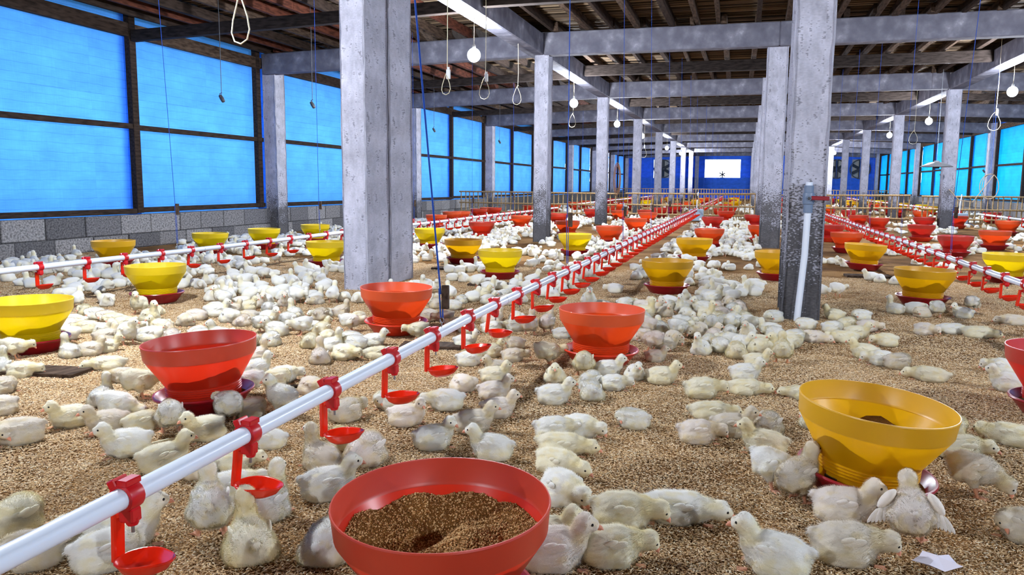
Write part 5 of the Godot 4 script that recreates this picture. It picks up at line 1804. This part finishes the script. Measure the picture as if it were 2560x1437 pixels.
func crowd() -> void:
	# the rest of the flock, thick along the block wall and the pipes, thin on the far aisle
	var r := RandomNumberGenerator.new()
	r.seed = 2024
	var taken := {}
	for o in get_children():
		if o.has_meta("category"):
			var cat: String = o.get_meta("category")
			var p := Vector2(o.position.x, o.position.z)
			if cat == "chick": take(p, taken, 0.11)
			elif cat == "feeder": take(p, taken, 0.235)
			elif cat == "column": take(p, taken, 0.24)
	# x from, x to, z from, z to, how many, laid over the hand-placed part
	var zones := [
		[-3.5, -1.75, -3.0, -4.95, 70, true], [-0.5, 0.28, -3.75, -5.0, 34, true], [-0.9, -0.5, -4.1, -5.2, 14, true],
		[-6.95, -4.45, -4.3, -18.9, 760, false], [-4.1, -2.95, -2.9, -18.9, 430, false], [-2.6, -1.2, -4.0, -18.9, 380, false],
		[-0.95, 0.2, -3.9, -18.9, 340, false], [0.55, 1.45, -4.9, -18.9, 50, false], [1.65, 6.9, -5.6, -18.9, 430, false], [-6.9, 6.9, -19.8, -36.0, 900, false]]
	var spots := []
	for zi in zones.size():
		var q: Array = zones[zi]
		var want: int = q[4]
		var tries := 0
		var seeds := []
		while want > 0 and tries < 16000:
			tries += 1
			var p := Vector2(r.randf_range(q[0], q[1]), r.randf_range(q[3], q[2]))
			# huddles: most chicks settle next to one already there
			if seeds.size() > 6 and r.randf() < 0.8:
				var s: Vector2 = seeds[r.randi() % seeds.size()]
				p = s + Vector2.from_angle(r.randf() * TAU) * r.randf_range(0.105, 0.17)
				if p.x < q[0] or p.x > q[1] or p.y < q[3] or p.y > q[2]: continue
			# keep the open litter in front of the camera as it was laid out by hand
			if not q[5]:
				if p.y > -3.3 and p.x > -2.4: continue
				if p.y > -4.4 and p.x > -1.2 and p.x < 1.6: continue
			if not free_spot(p, taken, 0.105): continue
			take(p, taken, 0.105)
			seeds.append(p)
			want -= 1
			spots.append([p, zi])
	spots.sort_custom(func(a, b): return a[0].length() < b[0].length())
	var resting := ["sit_up", "sit_low", "curled", "lie_long", "lie_turn", "sit_left", "sit_right", "sit_low", "curled", "sit_tall"]
	var tints := ["white", "white", "cream", "dusty", "white", "rosy"]
	var left: int = 300 - used["chick"] - 1
	var buckets := {}
	var named := {}
	for s in spots:
		var p: Vector2 = s[0]
		var seen := absf(rad_to_deg(atan2(p.x, -p.y)) + 16.05) < 34.0
		if not seen: continue
		var stand := r.randf() < (0.12 if s[1] != 3 else 0.05)
		var pose: String = ["stand_up", "stand_feed", "stand_left"][r.randi() % 3] if stand else resting[r.randi() % 10]
		var yaw := r.randf() * 360.0
		var sc := r.randf_range(0.98, 1.2)
		if left > 0:
			left -= 1
			var kind := "standing" if stand else ("lying flat" if pose.begins_with("lie") else ("curled up asleep" if pose == "curled" else ("dozing head down" if pose == "sit_low" else ("sitting neck up" if pose == "sit_tall" else "sitting"))))
			var tint: String = tints[r.randi() % 6]
			var best := 0
			for k in landmarks.size():
				if p.distance_to(landmarks[k][0]) < p.distance_to(landmarks[best][0]): best = k
			var who := "%s chick %s" % [{"white": "white", "cream": "cream", "dusty": "greyish", "rosy": "pinkish white"}[tint], kind]
			var key := "%s %d" % [who, best]
			if not named.has(key): named[key] = []
			named[key].append([p.distance_to(landmarks[best][0]), chick(pose, tint, p.x, p.y, yaw, sc, who, "chicks of the crowd around the %s" % landmarks[best][1], p.length() < 7.5), who, landmarks[best][1]])
		else:
			if not buckets.has(pose): buckets[pose] = []
			buckets[pose].append([Transform3D(Basis(Vector3.UP, deg_to_rad(yaw)).scaled(Vector3.ONE * sc * 0.68), Vector3(p.x, 0, p.y)), Color(1, 1, 1) * r.randf_range(0.86, 1.0)])
	var order := ["closest", "second closest", "third closest", "fourth closest", "fifth closest", "sixth closest", "seventh closest", "eighth closest", "ninth closest"]
	for key in named:
		var row: Array = named[key]
		row.sort_custom(func(a, b): return a[0] < b[0])
		for k in row.size():
			row[k][1].set_meta("label", "%s, %s %sto the %s" % [row[k][2], order[mini(k, 8)], "such " if k == 0 else "", row[k][3]])
	var flock := thing("chick_flock", "distant flock of white chicks too many to count, out to the far pen", "flock")
	flock.set_meta("kind", "stuff")
	for pose in buckets:
		var mm := MultiMesh.new()
		mm.transform_format = MultiMesh.TRANSFORM_3D
		mm.mesh = poses[pose].far
		mm.instance_count = buckets[pose].size()
		for k in buckets[pose].size(): mm.set_instance_transform(k, buckets[pose][k][0])
		var o := MultiMeshInstance3D.new()
		o.name = "chicks"
		o.multimesh = mm
		o.material_override = M.down_white
		o.set_meta("kind", "stuff")
		flock.add_child(o, true)

func lamps() -> void:
	var near := ["first lamp over the pale pillar row, out of sight above the front feeders", "brightest lamp, hanging in front of the first long beam past the lilac pillar", "second lamp along the pale pillar row, before the dark footed column's beam", "third lamp along the pale pillar row", "fourth lamp along the pale pillar row, with empty cable loops beside it", "fifth lamp along the pale pillar row, smallest of those in a line"]
	var zs := [-2.75, -8.28, -13.45, -18.18, -22.71, -30.0]
	for k in zs.size():
		lamp(-2.82, 2.15, zs[k], near[k], "", 9.5)
	var far_zs := [-2.6, -7.9, -13.12, -18.57, -23.34, -27.97, -33.5]
	var far_label := ["lamp over the hood column row, out of sight near the viewer", "lamp over the hood column row, out of sight at the side", "largest lamp of the hood column row, at the picture edge", "second lamp of the hood column row, by the grey hood column", "third lamp of the hood column row", "fourth lamp of the hood column row", "fifth lamp of the hood column row, smallest of its line"]
	for k in far_zs.size():
		lamp(3.56, 2.15, far_zs[k], far_label[k], "", 9.5)
	for z in [-36.5, -43.0]:
		for x in [-2.82, 3.5]:
			lamp(x, 2.2, z, "tiny lamp over the %s row, %s from the end wall" % ["pale pillar" if x < 0 else "hood column", "last" if z < -40.0 else "second"], "far lamps", 9.5)
	lamp(-2.82, 2.15, 2.8, "lamp behind the viewer, over the pale pillar row", "", 9.5)
	lamp(3.56, 2.15, 2.8, "lamp behind the viewer, over the hood column row", "", 9.5)

const ORD := ["first", "second", "third", "fourth", "fifth", "sixth"]

func cords_and_cables() -> void:
	cord("thick blue cord with a wooden block beside the orange feeder at the pale pillar", Vector3(-1.03, 0.28, -2.66), 0.41, Vector3(-1.17, 2.8, -2.48), 0.0032)
	cord("blue cord whose grey block hangs before the yellow feeder past the dark footed column", Vector3(-1.03, 0.28, -4.78), 0.60, Vector3(-1.0, 2.8, -4.6), 0.0024)
	cord("thin blue cord with a block in front of the second column's foot", Vector3(-1.03, 0.28, -7.1), 0.58, Vector3(-1.1, 2.8, -7.3), 0.0021)
	for k in 5:
		cord("thin blue cord on the middle drinker line, %s behind the second column's foot" % ORD[k], Vector3(-1.03, 0.28, -9.3 - 2.2 * k), 0.55, Vector3(-1.08, 2.85, -9.2 - 2.2 * k), 0.0018, "cords of the middle drinker line")
	cord("blue cord before the big blue sheets, block at the sill", Vector3(-4.25, 0.28, -5.3), 0.60, Vector3(-4.22, 2.75, -5.15), 0.0023)
	cord("blue cord with a block beside the pale pillar, on the pipe by the wall", Vector3(-4.25, 0.28, -7.5), 0.58, Vector3(-4.28, 2.75, -7.55), 0.0023)
	for k in 4:
		cord("thin blue cord on the pipe by the block wall, %s past the lilac pillar" % ORD[k], Vector3(-4.25, 0.28, -10.0 - 2.4 * k), 0.55, Vector3(-4.25, 2.75, -10.0 - 2.4 * k), 0.0018, "cords of the pipe by the block wall")
	cord("blue cord crossing the brick red feeder beyond the standpipe pillar", Vector3(1.54, 0.28, -6.9), 0.62, Vector3(1.62, 2.85, -6.8), 0.0022)
	for k in 5:
		cord("thin blue cord of the far drinker line, %s behind the brick red feeder" % ORD[k], Vector3(1.54, 0.28, -9.0 - 2.2 * k), 0.55, Vector3(1.56, 2.85, -9.0 - 2.2 * k), 0.0018, "cords of the far drinker line")
	loop_cable("large cream cable loop under the ceiling before the pale pillar", Vector3(-2.17, 1.41, -3.2), 1.45, 0.22, "cable_cream", "")
	loop_cable("cream cable with a white plug beside the brightest lamp", Vector3(-2.45, 1.545, -6.5), 1.25, 0.17, "cable_cream", "plug")
	loop_cable("thin cream cable loop just right of the brightest lamp", Vector3(-2.6, 1.66, -8.0), 1.1, 0.22, "cable_cream", "plug")
	loop_cable("thin cream cable loop nearest the dark footed column", Vector3(-2.82, 1.80, -10.0), 0.9, 0.22, "cable_cream", "")
	loop_cable("small cable loop under the second lamp of the pillar row", Vector3(-2.82, 1.75, -13.4), 0.95, 0.22, "cable_cream", "")
	loop_cable("cable loops hanging under the fourth lamp", Vector3(-2.72, 1.55, -22.4), 1.1, 0.3, "cable_cream", "plug")
	loop_cable("cable loop with plug under the big lamp at the picture edge", Vector3(3.42, 1.62, -13.3), 1.05, 0.26, "cable_cream", "plug")
	loop_cable("cable loop under the second lamp of the hood column row", Vector3(3.2, 1.66, -18.0), 1.0, 0.26, "cable_cream", "")
	loop_cable("empty dark lamp holder tilted on its wire before the second big blue sheet", Vector3(-5.3, 1.67, -7.4), 1.15, 0.05, "holder_dark", "holder")
	loop_cable("empty dark lamp holder on its wire beside the pale pillar", Vector3(-4.87, 1.70, -8.5), 1.1, 0.05, "holder_dark", "holder")
	loop_cable("empty lamp holder before the sheets past the lilac pillar, nearer one", Vector3(-5.54, 1.78, -14.0), 1.0, 0.05, "holder_dark", "holder", "holders before the farther blue sheets")
	loop_cable("empty lamp holder before the sheets past the lilac pillar, farther one", Vector3(-5.2, 1.72, -17.0), 1.0, 0.05, "holder_dark", "holder", "holders before the farther blue sheets")
	loop_cable("empty lamp holder before the cyan sheets across the house, nearer one", Vector3(5.5, 1.2, -22.0), 1.5, 0.05, "holder_dark", "holder", "holders before the far side sheets")
	loop_cable("empty lamp holder before the cyan sheets across the house, farther one", Vector3(5.4, 1.15, -26.0), 1.5, 0.05, "holder_dark", "holder", "holders before the far side sheets")

func small_things() -> void:
	plank(-2.78, -2.62, 0.34, 0.14, 0.15, "weathered plank under the lemon yellow feeder at the picture edge")
	plank(-1.88, -6.05, 0.42, 0.16, 0.1, "plank under the vivid yellow feeder past the lilac pillar")
	plank(-2.6, -7.05, 0.4, 0.16, -0.2, "plank under the amber feeder between two yellow ones")
	plank(1.08, -7.75, 0.38, 0.16, 0.1, "plank under the amber feeder past the standpipe pillar")
	plank(-1.45, -3.62, 0.3, 0.12, 0.2, "dark plank under the orange red feeder at the pale pillar")
	# scraps on the litter
	var g := Geo.new()
	g.tube([Vector3(-0.06, 0, 0.004), Vector3(0, 0.003, 0), Vector3(0.06, 0.002, -0.006)], [0.007, 0.009, 0.005], 6)
	tag(part("stick", g.mesh(), M.roof_dark, self, Vector3(-1.62, 0.009, -2.72)), "dark short stick lying alone on the litter behind the pipe", "stick")
	for q in [[-1.68, -2.02, 0.9, "pale straw beside the pipe near the huddled chicks"], [-0.92, -2.25, 1.8, "pale straw on bare litter past the fourth cup"], [0.32, -1.38, 2.0, "pale straw below the sprawled chick"]]:
		g = Geo.new()
		g.tube([Vector3(-0.05, 0, 0), Vector3(0.0, 0.004, 0.004), Vector3(0.06, 0.0, 0)], [0.003, 0.0034, 0.002], 5)
		var o := part("straw", g.mesh(), M.cable_cream, self, Vector3(q[0], 0.008, q[1]))
		o.rotation.y = q[2]
		tag(o, q[3], "straw")
	g = Geo.new()
	var pts := []
	for k in 9:
		var a := TAU * k / 9.0
		pts.append(Vector3(cos(a) * (0.045 + 0.012 * sin(a * 3.0)), 0.01 + 0.016 * absf(sin(a * 2.0)), sin(a) * 0.04))
	for k in 9:
		g.tri(pts[k], pts[(k + 1) % 9], Vector3(0, 0.03, 0))
		g.tri(pts[(k + 1) % 9], pts[k], Vector3(0, 0.002, 0))
	tag(part("paper_scrap", g.mesh(), M.paper, self, Vector3(0.42, 0.002, -1.79)), "crumpled pale paper scrap beside the amber feeder's pan", "paper")

func _ready() -> void:
	var cam := Camera3D.new()
	cam.name = "camera"
	cam.fov = 39.3401
	cam.near = 0.02
	cam.far = 200.0
	cam.position = Vector3(0, 0.8, 0)
	cam.basis = Basis(Vector3.UP, deg_to_rad(16.0535)) * Basis(Vector3.RIGHT, deg_to_rad(-7.3083)) * Basis(Vector3.BACK, deg_to_rad(0.4200))
	add_child(cam)
	cam.current = true
	var env := Environment.new()
	var sky := Sky.new()
	var sm := ProceduralSkyMaterial.new()
	sm.sky_top_color = Color(0.86, 0.93, 1.0)
	sm.sky_horizon_color = Color(0.95, 0.98, 1.0)
	sm.ground_horizon_color = Color(0.62, 0.62, 0.58)
	sm.ground_bottom_color = Color(0.42, 0.44, 0.38)
	sm.energy_multiplier = 7.5
	sky.sky_material = sm
	env.background_mode = Environment.BG_SKY
	env.sky = sky
	env.tonemap_mode = Environment.TONE_MAPPER_LINEAR
	env.tonemap_exposure = 1.05
	env.sdfgi_enabled = true
	env.ssao_enabled = true
	env.ssil_enabled = true
	var we := WorldEnvironment.new()
	we.name = "world"
	we.environment = env
	add_child(we)
	rng.seed = 1
	make_materials()
	build_floor()
	build_side_wall(true)
	build_side_wall(false)
	build_end_walls()
	build_ceiling()
	build_columns()
	build_beams()
	lamps()
	build_fences()
	drinker_parts()
	drinker_line(-1.03, 0.26, -0.15, -18.6, -0.41, "long white middle drinker line with red drip cups, crossing the front")
	drinker_line(-4.25, 0.26, -2.4, -18.6, -2.566, "white drinker line along the block wall side, behind the yellow feeders")
	drinker_line(1.54, 0.26, -3.6, -18.6, -4.05, "white drinker line beyond the standpipe pillar with hanging red cups")
	drinker_line(4.62, 0.26, -8.0, -18.6, -8.3, "white drinker line near the far side wall", false)
	for x in [-4.25, -1.05, 1.54, 4.3]:
		drinker_line(x, 0.3, -20.2, -42.0, -20.5, "white drinker line beyond the fence, %s" % {-4.25: "nearest the block wall", -1.05: "in line with the middle one", 1.54: "in line with the standpipe side one", 4.3: "nearest the far side wall"}[x], false)
		get_child(get_child_count() - 1).set_meta("group", "drinker lines of the far pen")
	build_standpipe()
	build_brooder()
	build_regulators()
	build_hose()
	place_feeders()
	build_poses()
	place_chicks()
	cords_and_cables()
	small_things()
	for m in chick_models.values(): m.free()
	for m in feeder_cache.values(): m.free()
